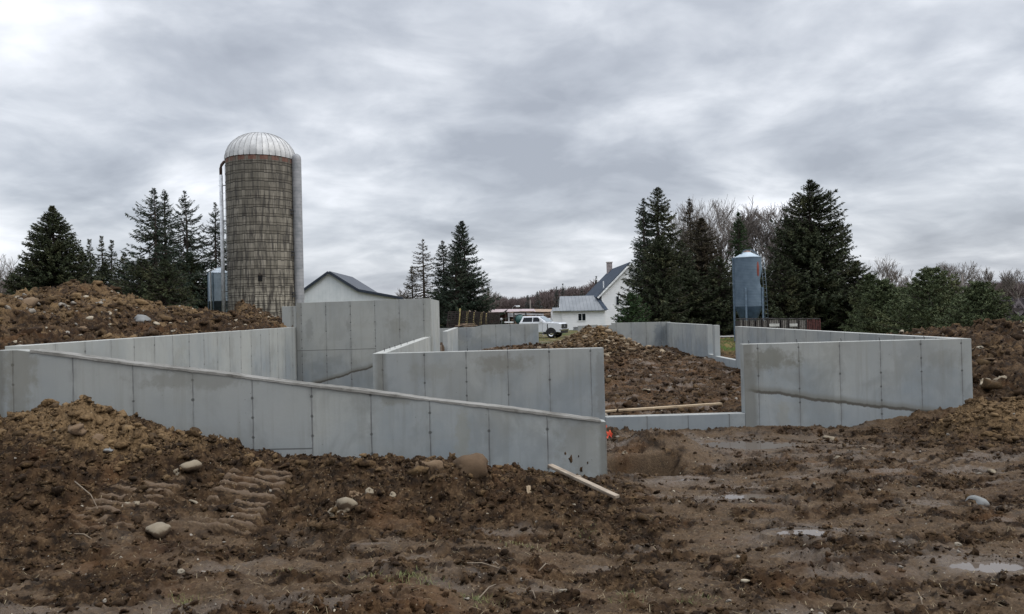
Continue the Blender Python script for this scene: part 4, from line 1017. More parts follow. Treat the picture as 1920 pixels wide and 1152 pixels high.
gal=Mat('galvanised'); q=gal.coord('Object'); a_=gal.noise(q,2.,5,.6); GAL=gal.out(gal.mix(a_.band(.3,.7),(.36,.37,.38),(.56,.57,.58)),.45,.55)
dm=Mat('dome_metal'); q=dm.coord('Object'); a_=dm.noise(q,1.2,5,.6); DOME=dm.out(dm.mix(a_.band(.3,.7),(.38,.38,.375),(.56,.56,.55)),.55,.2)
sd=sr*1.0; hd=at(487,252,YS).z-zt
NR=36; vs=[];fs=[]; NP=14; N2=NR*4
for i in range(NP+1):
    e=i/NP*math.pi/2
    for k in range(N2):
        a=2*math.pi*k/N2; rb=1+(.014 if k%4==0 else 0)*math.cos(e)
        vs.append((sd*1.01*math.cos(e)**.9*rb*math.cos(a),sd*1.01*math.cos(e)**.9*rb*math.sin(a),H+hd*math.sin(e)*rb if i<NP else H+hd))
for i in range(NP):
    for k in range(N2): k2=(k+1)%N2; fs.append((i*N2+k,i*N2+k2,(i+1)*N2+k2,(i+1)*N2+k))
dome=MB().add(vs,fs,True).build('dome',DOME,t)
rib=MB()
for k in range(NR):
    a=2*math.pi*k/NR; rib.tube([(sd*1.022*math.cos(e)**.9*math.cos(a),sd*1.022*math.cos(e)**.9*math.sin(a),H+hd*1.01*math.sin(e)) for e in [j/10*1.5 for j in range(11)]],.022,4)
rib.build('seam_ribs',simple('rib_metal',(.22,.22,.22),.6,.3),dome)
MB().lathe([(0.0,H+hd+.02),(.30,H+hd+.0),(.32,H+hd-.06)],20).build('cap',GAL,dome)
# chute on the right (half-round, ribbed)
a0=R(-30); cx=sr+.30; 
chm=Mat('chute_metal'); q=chm.coord('Object'); xx,yy,zz=chm.sep(q); l_=((zz/.3).fract()-.5).abs().band(.42,.5)
CH=chm.out(chm.mix(l_*.6,chm.mix(chm.noise(q,1.5,5,.6).band(.3,.7),(.22,.23,.24),(.34,.34,.35)),(.11,.11,.115)),.65,.1)
ch=MB(); cr=.41; prof=[(cr,.4),(cr,H+.02)]
ch.lathe(prof,20,(cx,-.55,0)); dz=[(cr*math.cos(e),H+.02+cr*1.2*math.sin(e)) for e in [j/6*math.pi/2 for j in range(7)]]; ch.lathe(dz,20,(cx,-.55,0))
cho=ch.build('chute',CH,t)
MB().box(cx-.5,cx+.5,-1.05,-.05,.12,.39).build('chute_foot',simple('dark_iron',(.03,.028,.027),.7),cho)
b=MB()
BI=simple('bracket_iron',(.04,.04,.042),.7)
for zz in (H*.72,H*.72-.3,H*.50,H*.50-.3,H*.28,H*.28-.3): MB().box(cx-.50,cx-.28,-1.1,-.95,zz,zz+.14).build('chute_bracket',BI,cho)
# blower pipe and ladder on the left
lx=-sr-.52
PW=simple('pale_pipe',(.72,.74,.76),.5,0)
pb=MB().tube([(lx,-.2,2.4),(lx,-.2,H-1.2)],.165,12); pipe=pb.build('blower_pipe',PW,t)
MB().tube([(lx,-.2,H-1.2),(lx,-.2,H-.6),(lx+.08,-.2,H-.3),(lx+.3,-.2,H-.02),(lx+.75,-.2,H+.1)],.13,12).build('elbow',simple('rusty_pipe',(.09,.055,.045),.8,.3),pipe)
bb=MB()
for zz in (H*.30,H*.49,H*.68,H*.87): MB().box(lx-.19,-sr+.1,-.24,-.16,zz,zz+.06).build('pipe_bracket',HOOP,pipe)
ld=MB(); x1,x2=-sr-.02-.32,-sr-.02
for a in (lx+.12,lx+.42): ld.tube([(a+.05,.35,3.5),(a+.05,.35,H-.2)],.022,5)
zz=3.6
while zz<H-.2: ld.tube([(lx+.17,.35,zz),(lx+.47,.35,zz)],.014,5); zz+=.3
for k in range(14):
    z0=5.5+k*.7
    if z0<H-.3: ld.tube([(lx+.32+.33*math.cos(a),.35-.36*abs(math.sin(a)),z0) for a in [j/8*math.pi for j in range(9)]],.015,4)
ld.build('ladder',GAL,t)
# dark hatch hole
an=-math.pi/2+ (508-495)/62.5
hx,hy=sr*math.cos(an),sr*math.sin(an); hz=at(506,522,YS-sr).z-zs0
MB().box(hx-.17,hx+.17,hy-.05,hy+.25,hz-.22,hz+.26).build('hatch_hole',simple('black_hole',(.004,.004,.004),1),t)
pr=MB().prism([(-.2,.25),(.2,.25),(0,.52)],'y',hy-.06,hy+.25); 
for i in range(len(pr.v)): pr.v[i]=(pr.v[i][0]+hx,pr.v[i][1],pr.v[i][2]+hz)
pr.build('hatch_hood',HOOP,t)

# ------------------------------------------------------------------ corrugated bins
def corr(name,a,b,sc,metal=.3,rough=.5):
    m=Mat(name); p=m.coord('Object'); x,y,z=m.sep(p); w=(z*2*math.pi/sc).sin(); n=m.noise(p,1.5,5,.6); ring=((z/.82).fract()-.5).abs().band(.47,.5)
    c=m.mix(n.band(.3,.7),a,b); c=m.mix(w.band(-.2,-1.)*.22,c,tuple(q*.45 for q in a)); c=m.mix(ring*.25,c,tuple(q*.5 for q in a))
    m.bump(w,.25,.01); return m.out(c,.65,0,Specular_IOR_Level=.3)
YB=72.
bx_,bz0=at(412,570,YB).x,gz(at(412,570,YB).x,YB); br=(431-393)/2/F*YB
tb=thing('grain_bin','small galvanised corrugated bin behind the left of the silo','grain bin',(bx_,YB,bz0))
zt_=at(412,512,YB).z-bz0; zc_=at(412,565,YB).z-bz0; zk=at(412,503,YB).z-bz0
CB=corr('bin_metal',(.26,.33,.38),(.40,.47,.52),.11)
MB().lathe([(br,zc_),(br,zt_)],40).build('wall',CB,tb)
MB().lathe([(br*1.05,zt_-.04),(.18,zk),(.18,zk+.08),(0.01,zk+.1)],24,sm=False).build('roof',corr('bin_roof',(.42,.48,.52),(.55,.6,.64),.4),tb)
MB().lathe([(br*.98,zc_-.005),(br*.3,max(.2,zc_-1.5))],24).build('hopper',simple('hopper_dark',(.06,.08,.10),.6,.2),tb)
for k in range(6):
    a=k*math.pi/3+.3; MB().box(br*1.02*math.cos(a)-.05,br*1.02*math.cos(a)+.05,br*1.02*math.sin(a)-.05,br*1.02*math.sin(a)+.05,-.3,zt_).build('leg',simple('leg_steel',(.10,.14,.17),.6,.3) if k==0 else bpy.data.materials['leg_steel'],tb)
MB().tube([(-.42,-br-.08,.9),(-.42,-br-.08,zt_+.05),(-.2,-br*.5,zk-.1)],.075,10).build('fill_pipe',PW,tb)
l=MB()
for xx in (br*.8,br*.8+.3): l.tube([(xx,-br*.72,0),(xx,-br*.72,zt_)],.02,4)
for k in range(int(zt_/.3)): l.tube([(br*.8,-br*.72,k*.3),(br*.8+.3,-br*.72,k*.3)],.015,4)
l.build('ladder',GAL,tb)
# blue hopper bin on the right
YH=50.
hx_=at(1403,560,YH).x; hz0=gz(hx_,YH); hr=(1428-1377)/2/F*YH
th=thing('feed_bin','tall blue-grey corrugated hopper bin with a ladder, behind the right side wall','feed bin',(hx_,YH,hz0))
HT=at(1403,483,YH).z-hz0; HC=at(1403,575,YH).z-hz0; HK=at(1405,473,YH).z-hz0; HB=at(1403,603,YH).z-hz0
CBB=corr('feed_bin_metal',(.085,.125,.165),(.130,.178,.225),.105,.15,.55)
dent=MB(); vs=[];fs=[];NZ=46;NA=56
for i in range(NZ+1):
    z=HC+(HT-HC)*i/NZ
    for k in range(NA):
        a=2*math.pi*k/NA; da=math.atan2(math.sin(a-R(-18)),math.cos(a-R(-18)))
        f_=math.exp(-((z-(HC+(HT-HC)*.50))/.42)**2)*math.exp(-(da/.55)**2)*.16
        r_=hr*(1-f_); vs.append((r_*math.cos(a),r_*math.sin(a),z))
for i in range(NZ):
    for k in range(NA): k2=(k+1)%NA; fs.append((i*NA+k,i*NA+k2,(i+1)*NA+k2,(i+1)*NA+k))
w_=dent.add(vs,fs,True).build('wall',CBB,th)
MB().lathe([(hr*1.03,HT-.03),(.22,HK-.0)],24,sm=False).build('roof',corr('feed_roof',(.36,.44,.50),(.48,.55,.60),.5),th)
lid=MB().lathe([(.24,HK-.02),(.24,HK+.06),(.02,HK+.10)],20).build('lid',simple('lid_rust',(.30,.19,.15),.7,.2),th)
MB().tube([(-.5,-.2,HT+.2),(-.25,-.2,HK+.12),(.3,-.2,HK+.12),(.7,-.2,HT+.12),(.86,-.2,HT-.1)],.03,6).build('roof_rail',CBB,th)
MB().lathe([(hr*.985,HC-.004),(hr*.52,HB-.12),(.2,HB-.35)],40).build('hopper',simple('hopper_blue',(.07,.115,.165),.55,.2),th)
for k in range(4):
    a=R(-115)+k*math.pi/2 if k!=0 else R(-112)
    a=[R(-118),R(-38),R(60),R(178)][k]
    c,s=math.cos(a)*(hr+.05),math.sin(a)*(hr+.05); zt2=HT if k==3 else HC+(HT-HC)*.38
    lg=MB(); lg.box(c-.055,c+.055,s-.05,s+.05,-.3,zt2); lg.build('leg',simple('leg_blue',(.12,.17,.22),.5,.2) if k==0 else bpy.data.materials['leg_blue'],th)
l=MB(); 
for xx in (hr+.04,hr+.24): l.tube([(xx+.10,-.3,0),(xx,-.3,HT*.62),(xx-.12,-.3,HT-.1)],.014,4)
for k in range(int(HT/.28)): xo=.10-.1*(k*.28)/(HT*.62); l.tube([(hr+.04+xo,-.3,k*.28),(hr+.24+xo,-.3,k*.28)],.009,4)
l.build('ladder',simple('ladder_steel',(.17,.22,.26),.5,.3),th)
e_=MB().lathe([(0.01,0),(.09,.12),(.115,.42),(.10,.72),(.05,.98),(.01,1.02)],16)
em=e_.build('rust_mark',simple('rust_red',(.20,.045,.03),.8),th)
am=R(-62); em.location=(hr*.995*math.cos(am),hr*.995*math.sin(am),HT-1.35); em.scale=(1,.22,1); em.rotation_euler=(0,0,am+math.pi/2)

# ------------------------------------------------------------------ white barn
YBn=92.
m=Mat('barn_siding'); p=m.coord('Object'); x,y,z=m.sep(p); l_=((x/.45).fract()-.5).abs().band(.44,.5); n_=m.noise(p,.8,5,.6)
SIDING=m.out(m.mix(l_*.30,m.mix(n_.band(.3,.7),(.56,.60,.61),(.66,.69,.70)),(.32,.35,.37)),.5)
mr=Mat('metal_roof'); p=mr.coord('Object'); x,y,z=mr.sep(p); l_=((y/.45).fract()-.5).abs().band(.44,.5); ROOFM=mr.out(mr.mix(l_*.4,mr.mix(mr.noise(p,.7,4,.6).band(.3,.7),(.045,.052,.066),(.066,.075,.090)),(.02,.024,.03)),.6,0,Specular_IOR_Level=.35)
NAVY=simple('navy_trim',(.018,.027,.042),.5)
pk=at(617,512,YBn); a1=at(560,553,YBn); k1=at(672,546,YBn); k2=at(745,560,YBn)
tb=thing('barn','white gabled barn with a dark metal roof behind the tall wall','barn',(pk.x,YBn,.5))
def L2(p): return (p.x-pk.x,p.z-.5)
ex=(a1.x-pk.x-1.2, a1.z-.5-.85)
poly=[(ex[0],-1.),(L2(k2)[0],-1.),L2(k2),L2(k1),(0,pk.z-.5),ex]
MB().prism(poly,'y',0,14).build('wall',SIDING,tb)
def slab(mb,p,q,y0,y1,th=.18,up_=.06):
    d=Vector((q[0]-p[0],q[1]-p[1])).normalized(); n=Vector((-d.y,d.x)); n=n if n.y>0 else -n
    A=[(p[0]+n.x*up_,p[1]+n.y*up_),(q[0]+n.x*up_,q[1]+n.y*up_),(q[0]+n.x*(up_+th),q[1]+n.y*(up_+th)),(p[0]+n.x*(up_+th),p[1]+n.y*(up_+th))]
    mb.prism(A,'y',y0,y1)
o1=(L2(k2)[0]+.7,L2(k2)[1]-.10)
r_=MB(); slab(r_,(0,pk.z-.5),(ex[0]-.3,ex[1]-.2),-.3,14.3); slab(r_,(0,pk.z-.5),L2(k1),-.3,14.3); slab(r_,L2(k1),o1,-.3,14.3); r_.build('roof',ROOFM,tb)
f_=MB(); slab(f_,(0,pk.z-.5),(ex[0]-.3,ex[1]-.2),-.36,-.31,.30,-.08); slab(f_,(0,pk.z-.5),L2(k1),-.36,-.31,.30,-.08); slab(f_,L2(k1),o1,-.36,-.31,.30,-.08); f_.build('fascia',NAVY,tb)

# ------------------------------------------------------------------ white farmhouse
YHs=88.
m=Mat('clapboard'); p=m.coord('Object'); x,y,z=m.sep(p); l_=((z/.2).fract()); n_=m.noise(p,.9,4,.6)
CLAP=m.out(m.mix(l_.band(.86,1.)*.4,m.mix(n_.band(.3,.7),(.80,.82,.84),(.88,.89,.90)),(.42,.44,.47)),.5); 
WTRIM=simple('white_trim',(.78,.80,.82),.5)
mg=Mat('grey_metal_roof'); p=mg.coord('Object'); x,y,z=mg.sep(p); l_=((x/.42).fract()-.5).abs().band(.40,.5); GROOF=mg.out(mg.mix(l_*.6,mg.mix(mg.noise(p,.7,4,.6).band(.3,.7),(.17,.185,.20),(.23,.245,.26)),(.06,.065,.075)),.6,0,Specular_IOR_Level=.3)
ms=Mat('navy_roof'); p=ms.coord('Object'); l_=((ms.sep(p)[1]/.5).fract()-.5).abs().band(.44,.5); SHROOF=ms.out(ms.mix(l_*.35,ms.mix(ms.noise(p,1.3,5,.6).band(.3,.7),(.028,.040,.060),(.046,.062,.086)),(.02,.025,.035)),.8,0,Specular_IOR_Level=.2)
GLASS=Mat('window_glass').out((.012,.015,.018),.12,0,Specular_IOR_Level=.3)
hp=at(1183,494,YHs); g0=.55
th=thing('farmhouse','white clapboard farmhouse with a steep navy roof and a low ell','house',(hp.x,YHs,g0))
xl=at(1127,552,YHs).x-hp.x; ze=at(1127,552,YHs).z-g0; zp=hp.z-g0
MB().prism([(xl,-1),(-xl,-1),(-xl,ze),(0,zp),(xl,ze)],'y',0,15.).build('wall',CLAP,th)
# roof: in the picture the far eave shows to the left, so the ridge runs back and left
r_=MB(); slab(r_,(0,zp),(xl-.45,ze-.46),-.35,15.3,.16,.05); slab(r_,(0,zp),(-xl+.45,ze-.46),-.35,15.3,.16,.05)
rf=r_.build('roof',SHROOF,th)
f_=MB(); slab(f_,(0,zp),(xl-.45,ze-.46),-.42,-.36,.2,-.08); slab(f_,(0,zp),(-xl+.45,ze-.46),-.42,-.36,.2,-.08); f_.build('fascia',WTRIM,th)
cp=at(1143,502,YHs+8.7); 
chx=cp.x-hp.x
BRICK=simple('chimney_brick',(.27,.235,.23),.9,0,.3,4.)
zch=at(1144,493,YHs+13.5).z-g0
c=MB().box(-.85,-.15,13.2,13.8,zp-1.6,zch); ch_=c.build('chimney',BRICK,rf); MB().box(-.92,-.08,13.13,13.87,zch+.002,zch+.12).build('chimney_cap',simple('chimney_pale',(.5,.46,.44),.9),ch_)
fx=xl+.5; MB().box(fx-.04,fx+.06,1.2,1.4,ze-.1,ze+1.6).build('vent_pipe',WTRIM,rf)
# window strips on the gable, half behind the spruce
for (px,pya,pyb,w) in ((1158,556,572,5),(1160,594,604,5)):
    c=at(px,(pya+pyb)/2,YHs); hh=(pyb-pya)/F*YHs/2; ww=w/F*YHs/2; cx_=c.x-hp.x; cz=c.z-g0
    fo=MB().box(cx_-ww-.08,cx_+ww+.08,-.05,.02,cz-hh-.08,cz+hh+.08).build('window',WTRIM,th)
    MB().box(cx_-ww,cx_+ww,-.075,-.052,cz-hh,cz+hh).build('pane',GLASS,fo)
# ell
x0=at(1053,590,YHs-1).x-hp.x; x1=xl-.003; y0,y1=-1.5,3.; zw=at(1060,584,YHs-1.5).z-g0; zr_=at(1075,557,YHs+.8).z-g0
MB().box(x0,x1+.2,y0,-.003,-1,zw).build('ell_wall',CLAP,th)
MB().box(x0,x1,0.0,y1,-1,zw).build('ell_wall',CLAP,th)
rl=at(1048,557,YHs+.8).x-hp.x; rr_=at(1117,556,YHs+.8).x-hp.x
er=MB().add([(x0-.25,y0-.3,zw-.05),(x1+.35,y0-.3,zw-.05),(rr_,.8,zr_),(rl+.1,.8,zr_),(x0-.25,y1+.3,zw-.05),(x1+.35,y1+.3,zw-.05),
  (x0-.25,y0-.3,zw+.05),(x1+.35,y0-.3,zw+.05),(rr_,.8,zr_+.1),(rl+.1,.8,zr_+.1),(x0-.25,y1+.3,zw+.05),(x1+.35,y1+.3,zw+.05)],
  [(6,7,8,9),(9,8,11,10),(0,3,2,1),(3,4,5,2),(0,1,7,6),(1,2,8,7),(2,5,11,8),(3,0,6,9),(4,3,9,10),(5,4,10,11)])
eo=er.build('ell_roof',GROOF,th)
MB().add([(x0-.01,y0,zw),(x0-.01,y1,zw),(rl+.1,.8,zr_-.02)],[(0,1,2)]).build('ell_gable',CLAP,th)
xh=x1+.35; MB().bar((xh-.03,y0-.3,zw+.07),(rr_,.8,zr_+.12),.5,.03).build('valley',SHROOF,eo)
pz=at(1045,581,YHs-1.5).z-g0; px0=at(1034,590,YHs-1.5).x-hp.x
MB().add([(px0,y0-.35,pz-.15),(x0+1.0,y0-.35,pz-.15),(x0+1.0,y0+.4,pz+.25),(px0+.15,y0+.4,pz+.25)],[(0,1,2,3)]).build('porch_roof',GROOF,th)
MB().box(px0+.15,x0-.003,y0+.1,1.5,-1,pz-.05).build('porch_wall',CLAP,th)
cw=at(1091,595,YHs-1.5); ww,hh=.42,.40; cx_,cz=cw.x-hp.x,cw.z-g0
fo=MB()
for a in ((cx_-ww-.08,cx_-ww,cz-hh,cz+hh),(cx_+ww,cx_+ww+.08,cz-hh,cz+hh),(cx_-ww-.08,cx_+ww+.08,cz+hh,cz+hh+.08),(cx_-ww-.08,cx_+ww+.08,cz-hh-.08,cz-hh),(cx_-.03,cx_+.03,cz-hh,cz+hh)): fo.box(a[0],a[1],y0-.06,y0-.004,a[2],a[3])
fo=fo.build('window',WTRIM,th); MB().box(cx_-ww,cx_+ww,y0-.035,y0-.006,cz-hh,cz+hh).build('pane',GLASS,fo)
xv=at(1129,560,YHs).x-hp.x; MB().box(xv-.05,xv+.03,-.08,-.003,0,ze-.1).build('downspout',WTRIM,th)
ob=MB().box(-.3,.3,-.25,.25,0,.35).box(-.33,.33,-.28,.28,.352,.39).build('utility_box',simple('grey_box',(.2,.21,.22),.6)); p_=at(1080,610,YHs-3); ob.location=(p_.x,YHs-3,gz(p_.x,YHs-3)); tag(ob,'small grey box on the grass against the farmhouse ell','box')

# ------------------------------------------------------------------ pickup truck
YT=68.
pf=at(1040,630,YT); tz=gz(pf.x,YT); 
WP=Mat('white_paint').out((.72,.74,.77),.25,0,Coat_Weight=.6); BLK=simple('black_trim',(.012,.012,.013),.5); CHR=Mat('chrome').out((.7,.71,.73),.18,1.); TYRE=simple('tyre_rubber',(.014,.014,.014),.85)
tr=thing('pickup_truck','white crew-cab pickup truck parked on the grass facing right','pickup truck',(pf.x,YT,tz),R(-24))
# local: +x forward, origin at front axle centre on ground
w2=1.0
def loft(secs,mat,name,parent,bev=.03):
    """secs: list of (x, [(y,z)...half outline bottom->top]) mirrored"""
    mb=MB(); n=len(secs[0][1]); vs=[]
    for x,o in secs:
        vs+=[(x,y,z) for y,z in o]+[(x,-y,z) for y,z in reversed(o)]
    N=2*n; fs=[]
    for i in range(len(secs)-1):
        for k in range(N-1): fs.append((i*N+k,i*N+k+1,(i+1)*N+k+1,(i+1)*N+k))
        fs.append((i*N+N-1,i*N,(i+1)*N,(i+1)*N+N-1))
    fs+=[tuple(range(N)),tuple(range((len(secs)-1)*N,len(secs)*N))[::-1]]
    return mb.add(vs,fs).build(name,mat,parent,bev)
def sec(x,zb,zt,w,wt=None): wt=wt or w*.93; return (x,[(w*.96,zb),(w,zb+(zt-zb)*.3),(w,zt-.12),(wt,zt)])
# lower body with arch: body sections raised around the wheel arches
body=MB()
arch=[]; rw=.51
def sidepoly(x0,x1,top,arches,zb=.50):
    pts=[(x0,zb)]
    for ax in arches:
        for k in range(0,13):
            a=math.pi-k*math.pi/12; 
            zz=.43+rw*math.sin(a)
            if zz>=zb: pts.append((ax+rw*math.cos(a),zz))
    pts.append((x1,zb)); return pts+top
top=[(.93,.62),(.96,1.0),(.90,1.28),(.72,1.36),(-.55,1.46),(-.62,1.48),(-3.05,1.48),(-3.10,1.42),(-3.10,.5)]
sp=sidepoly(-3.10,.93,top,[0.0])
bd=MB().prism(sp,'y',-w2,w2).build('body',WP,tr,.05)
bed=[(-5.35,.60),(-4.55,.55)]+[(-4.0+.5*math.cos(math.pi-k*math.pi/12),max(.60,.43+.5*math.sin(math.pi-k*math.pi/12))) for k in range(13)]+[(-3.14,.60),(-3.14,1.10),(-5.35,1.10)]
MB().prism(bed,'y',-w2,w2).build('flatbed',BLK,tr,.03)
cab=MB(); 
cs=[(-.45,.98,1.46),(-1.20,.80,2.0),(-2.75,.80,2.02),(-3.02,.88,1.46)]
vs=[(-.45,-.94,1.46),(-.45,.94,1.46),(-1.25,.78,2.0),(-1.25,-.78,2.0),(-2.80,.78,2.02),(-2.80,-.78,2.02),(-3.05,.94,1.46),(-3.05,-.94,1.46)]
cabo=cab.add(vs,[(0,1,2,3),(3,2,4,5),(5,4,6,7),(0,3,5,7),(1,6,4,2),(0,7,6,1)]).build('cab',WP,tr,.05)
def quadplate(pts,name,mat,parent,off):
    n=Vector(pts[1])-Vector(pts[0]); n=n.cross(Vector(pts[2])-Vector(pts[0])).normalized()*off
    a=[Vector(p)+n for p in pts]; b=[p+n.normalized()*.02*(1 if off>0 else -1) for p in a]; N=len(a)
    return MB().add(a+b,[tuple(range(N)),tuple(range(2*N-1,N-1,-1))]+[(i,(i+1)%N,(i+1)%N+N,i+N) for i in range(N)]).build(name,mat,parent)
WSH=Mat('windscreen').out((.20,.25,.28),.05,0,Specular_IOR_Level=.9)
def lerp(a,b,t): return tuple(x+(y-x)*t for x,y in zip(a,b))
A,B,C_,D_=(-.45,-.94,1.46),(-.45,.94,1.46),(-1.25,.78,2.0),(-1.25,-.78,2.0)
quadplate([lerp(lerp(A,B,.06),lerp(D_,C_,.06),.06),lerp(lerp(A,B,.94),lerp(D_,C_,.94),.06),lerp(lerp(A,B,.94),lerp(D_,C_,.94),.90),lerp(lerp(A,B,.06),lerp(D_,C_,.06),.90)],'windscreen',WSH,cabo,.012)
for sgn in (-1,1):
    def S(x,z): 
        y=.94-(z-1.46)/.54*.16; return (x,sgn*y,z)
    for pts in ([S(-.80,1.50),S(-1.75,1.50),S(-1.75,1.90),S(-1.32,1.90)],[S(-1.83,1.50),S(-2.80,1.50),S(-2.68,1.90),S(-1.83,1.90)]):
        quadplate(pts,'side_window',GLASS,cabo,.012 if sgn>0 else -.012)
    MB().box(-.98,-.80,sgn*1.02-.02,sgn*1.25+.02 if sgn>0 else sgn*1.02+.02,1.48,1.80).build('mirror',WP,tr,.02) if sgn>0 else MB().box(-.98,-.84,-1.28,-1.0,1.48,1.78).build('mirror',WP,tr,.02)
MB().box(.90,.985,-.78,.78,.84,1.26).build('grille',BLK,tr,.02)
for s_ in (-1,1): MB().box(.84,.965,s_*.86-.12,s_*.86+.12,.95,1.25).build('headlight',Mat('lamp_glass').out((.55,.58,.6),.1,0) if s_==-1 else bpy.data.materials['lamp_glass'],tr,.02)
MB().box(.975,.995,-.12,.12,.99,1.13).build('badge',simple('badge_grey',(.35,.38,.45),.4,.5),tr,.01)
MB().box(.80,1.06,-1.0,1.0,.66,.83).build('bumper',CHR,tr,.03); MB().box(.78,1.0,-.92,.92,.42,.655).build('valance',BLK,tr,.02)
whl=None
for ax,sy in ((0,-1),(0,1),(-4.0,-1),(-4.0,1)):
    if whl is None:
        def rings(prof,n=32):
            mb=MB(); mb.lathe(prof,n); mb.v=[(v[0],v[2],v[1]) for v in mb.v]; return mb
        ty=rings([(.26,-.13),(.40,-.14),(.43,-.10),(.43,.10),(.40,.14),(.26,.13)]).mesh('tyre',TYRE); ri=rings([(.001,-.09),(.09,-.12),(.12,-.06),(.24,-.05),(.265,-.13),(.275,-.10),(.275,.1)]).mesh('rim',CHR); whl=1
    w=bpy.data.objects.new('wheel',None); COL.objects.link(w); w.parent=tr; w.location=(ax,sy*.86,.43); w.rotation_euler=(0,0,0 if sy<0 else math.pi)
    mesh_obj('tyre',ty,None,w); mesh_obj('rim',ri,None,w)
MB().box(-1.65,-1.25,-1.012,-1.003,1.02,1.2).build('door_lettering',simple('decal_grey',(.16,.18,.22),.6,0,.8,40.),tr)
for xx in (-.80,-1.79,-2.78): MB().box(xx-.008,xx+.008,-1.008,-1.001,.62,1.44).build('door_seam',simple('seam_dark',(.1,.1,.11),.7) if xx==-.80 else bpy.data.materials['seam_dark'],tr)
MB().box(-.36,-.28,-1.01,-1.001,.85,1.3).build('side_vent',BLK,tr)
MB().box(-2.9,-.55,-1.06,-.9,.40,.47).build('running_board',BLK,tr)
MB().box(-.75,-.15,-.95,.95,.35,.9).build('chassis',BLK,tr)
MB().box(-5.3,-3.3,-.5,.5,.35,.6).build('chassis',bpy.data.materials['black_trim'],tr)
for s_ in (-1,1): MB().box(-.55,.55,s_*.97-.02-.25*(s_>0),s_*.97+.02+.25*(s_<0),.45,.96).build('wheel_well',BLK,tr)

# trailer frame / lift rail and other gear behind the far wall
GREYP=simple('pale_rack_paint',(.42,.42,.43),.5,.1); 
Yk=74.
def W(px,py,Y=Yk): return at(px,py,Y)
t=thing('equipment_rack','long pale grey rack frame carried above the yard behind the truck','rack',(W(985,600).x,Yk,.4))
o_=Vector((W(985,600).x,Yk,.4))
b=MB(); b.bar(W(952,589)-o_,W(1019,590)-o_,.22,.16); b.bar(W(952,593)-o_,W(965,593)-o_,.2,.14); b.bar(W(992,594)-o_,W(1019,594)-o_,.2,.10); b.build('rail',GREYP,t)
for px in (954,1005,1018): MB().bar(W(px,590)-o_,W(px,612)-o_+Vector((0,0,-1.2)),.14,.14).build('post',GREYP,t)
MB().bar(W(946,604.5)-o_,W(964,604.5)-o_,.5,.13).build('step_plate',WTRIM,t)
TEAL=Mat('teal_glass').out((.05,.12,.11),.3); 
t=thing('round_tank','dark teal round tank end in a black frame behind the far wall','tank',tuple(W(975,612,72)))
oz=W(975,612,72); c0=W(975,599,72)-oz
mb=MB().lathe([(.001,-.30),(.40,-.24),(.50,-.1),(.50,.8),(.001,.85)],28); mb.v=[(v[0]+c0.x,v[2]+c0.y,v[1]+c0.z) for v in mb.v]; mb.build('tank',TEAL,t)
b=MB()
for s_ in (-1,1): b.box(c0.x+s_*.58-.05,c0.x+s_*.58+.05,c0.y-.3,c0.y+.6,-1.2,c0.z+.62)
b.box(c0.x-.63,c0.x+.63,c0.y-.31,c0.y+.61,c0.z+.622,c0.z+.72); b.build('frame',BLK,t)
# orange-brown timber posts beside the truck cab
for i,(px,lb) in enumerate(((989,'leaning raw timber post beside the tank, left of the pair'),(993,'leaning raw timber post against the truck cab'))):
    A=W(px-1+i*2,608,71); B_=W(px+i*1.5-i*2,596,71); A.z=.3
    plank('timber_post',A,B_,.16,.14,simple('orange_timber',(.42,.22,.10),.8) if i==0 else bpy.data.materials['orange_timber'],lb,'post')
# white lamp-like disc on a post
t=thing('marker_post','thin post with a small pale round disc, right of the black panels','marker post',tuple(Vector((W(940,600,70).x,70,.35))))
zz=W(940,599,70).z-.35; MB().tube([(0,0,0),(0,0,zz)],.025,6).build('post',BLK,t)
mb=MB().lathe([(.001,-.04),(.10,-.03),(.12,0),(.001,.02)],20); mb.v=[(v[0],v[2]-.05,v[1]+zz) for v in mb.v]; mb.build('disc',GREYP,t)
# black slatted feeder panels with yellow posts
RUSTB=simple('black_rust_slats',(.028,.020,.018),.85,.1,.5,6.); YEL=simple('yellow_paint',(.34,.27,.10),.7,0,.4,5.)
for i,(xa,xb,ya,yb,lean_) in enumerate(((838,858,585,609,3),(860,874,584,608,3),(874,888,585,607,3),(888,901,586,606,2),(901,912,587,605,2),(912,936,588,604,0))):
    Yp=66.+i*.8; o_=at((xa+xb)/2,608,Yp); o_.z=gz(o_.x,Yp)
    t=thing('slatted_panel',['leftmost black slatted panel, under the dying spruce','second black slatted panel from the left, with a tall yellow post','third black slatted panel, middle of the leaning row','fourth black slatted panel of the leaning row','fifth black slatted panel, with a short yellow post','last and lowest dark slatted panel at the right of the row'][i],'slatted panel',tuple(o_),0,'black slatted panels leaning behind the far wall')
    P00=at(xa,yb+4,Yp)-o_; P10=at(xb,yb+4,Yp)-o_; P01=at(xa+lean_,ya,Yp+.5)-o_; P11=at(xb+lean_,ya,Yp+.5)-o_
    b=MB(); 
    for k in range(9): tt=k/8; b.bar(P00.lerp(P01,tt),P10.lerp(P11,tt),.05,.085)
    for k in range(4): tt=k/3; b.bar(P00.lerp(P10,tt)+Vector((0,.06,0)),P01.lerp(P11,tt)+Vector((0,.06,0)),.07,.07)
    b.build('slats',RUSTB,t)
    if i not in (0,): MB().bar(P00+Vector((0,-.14,0)),P01+Vector((0,-.14,.25 if i==1 else .05)),.13,.08).build('post',YEL,t)
for i,(px,py,w,h,mt,lb) in enumerate(((905,585,34,6,'tan','low tan heap of sawn lumber behind the black panels'),)):
    pass
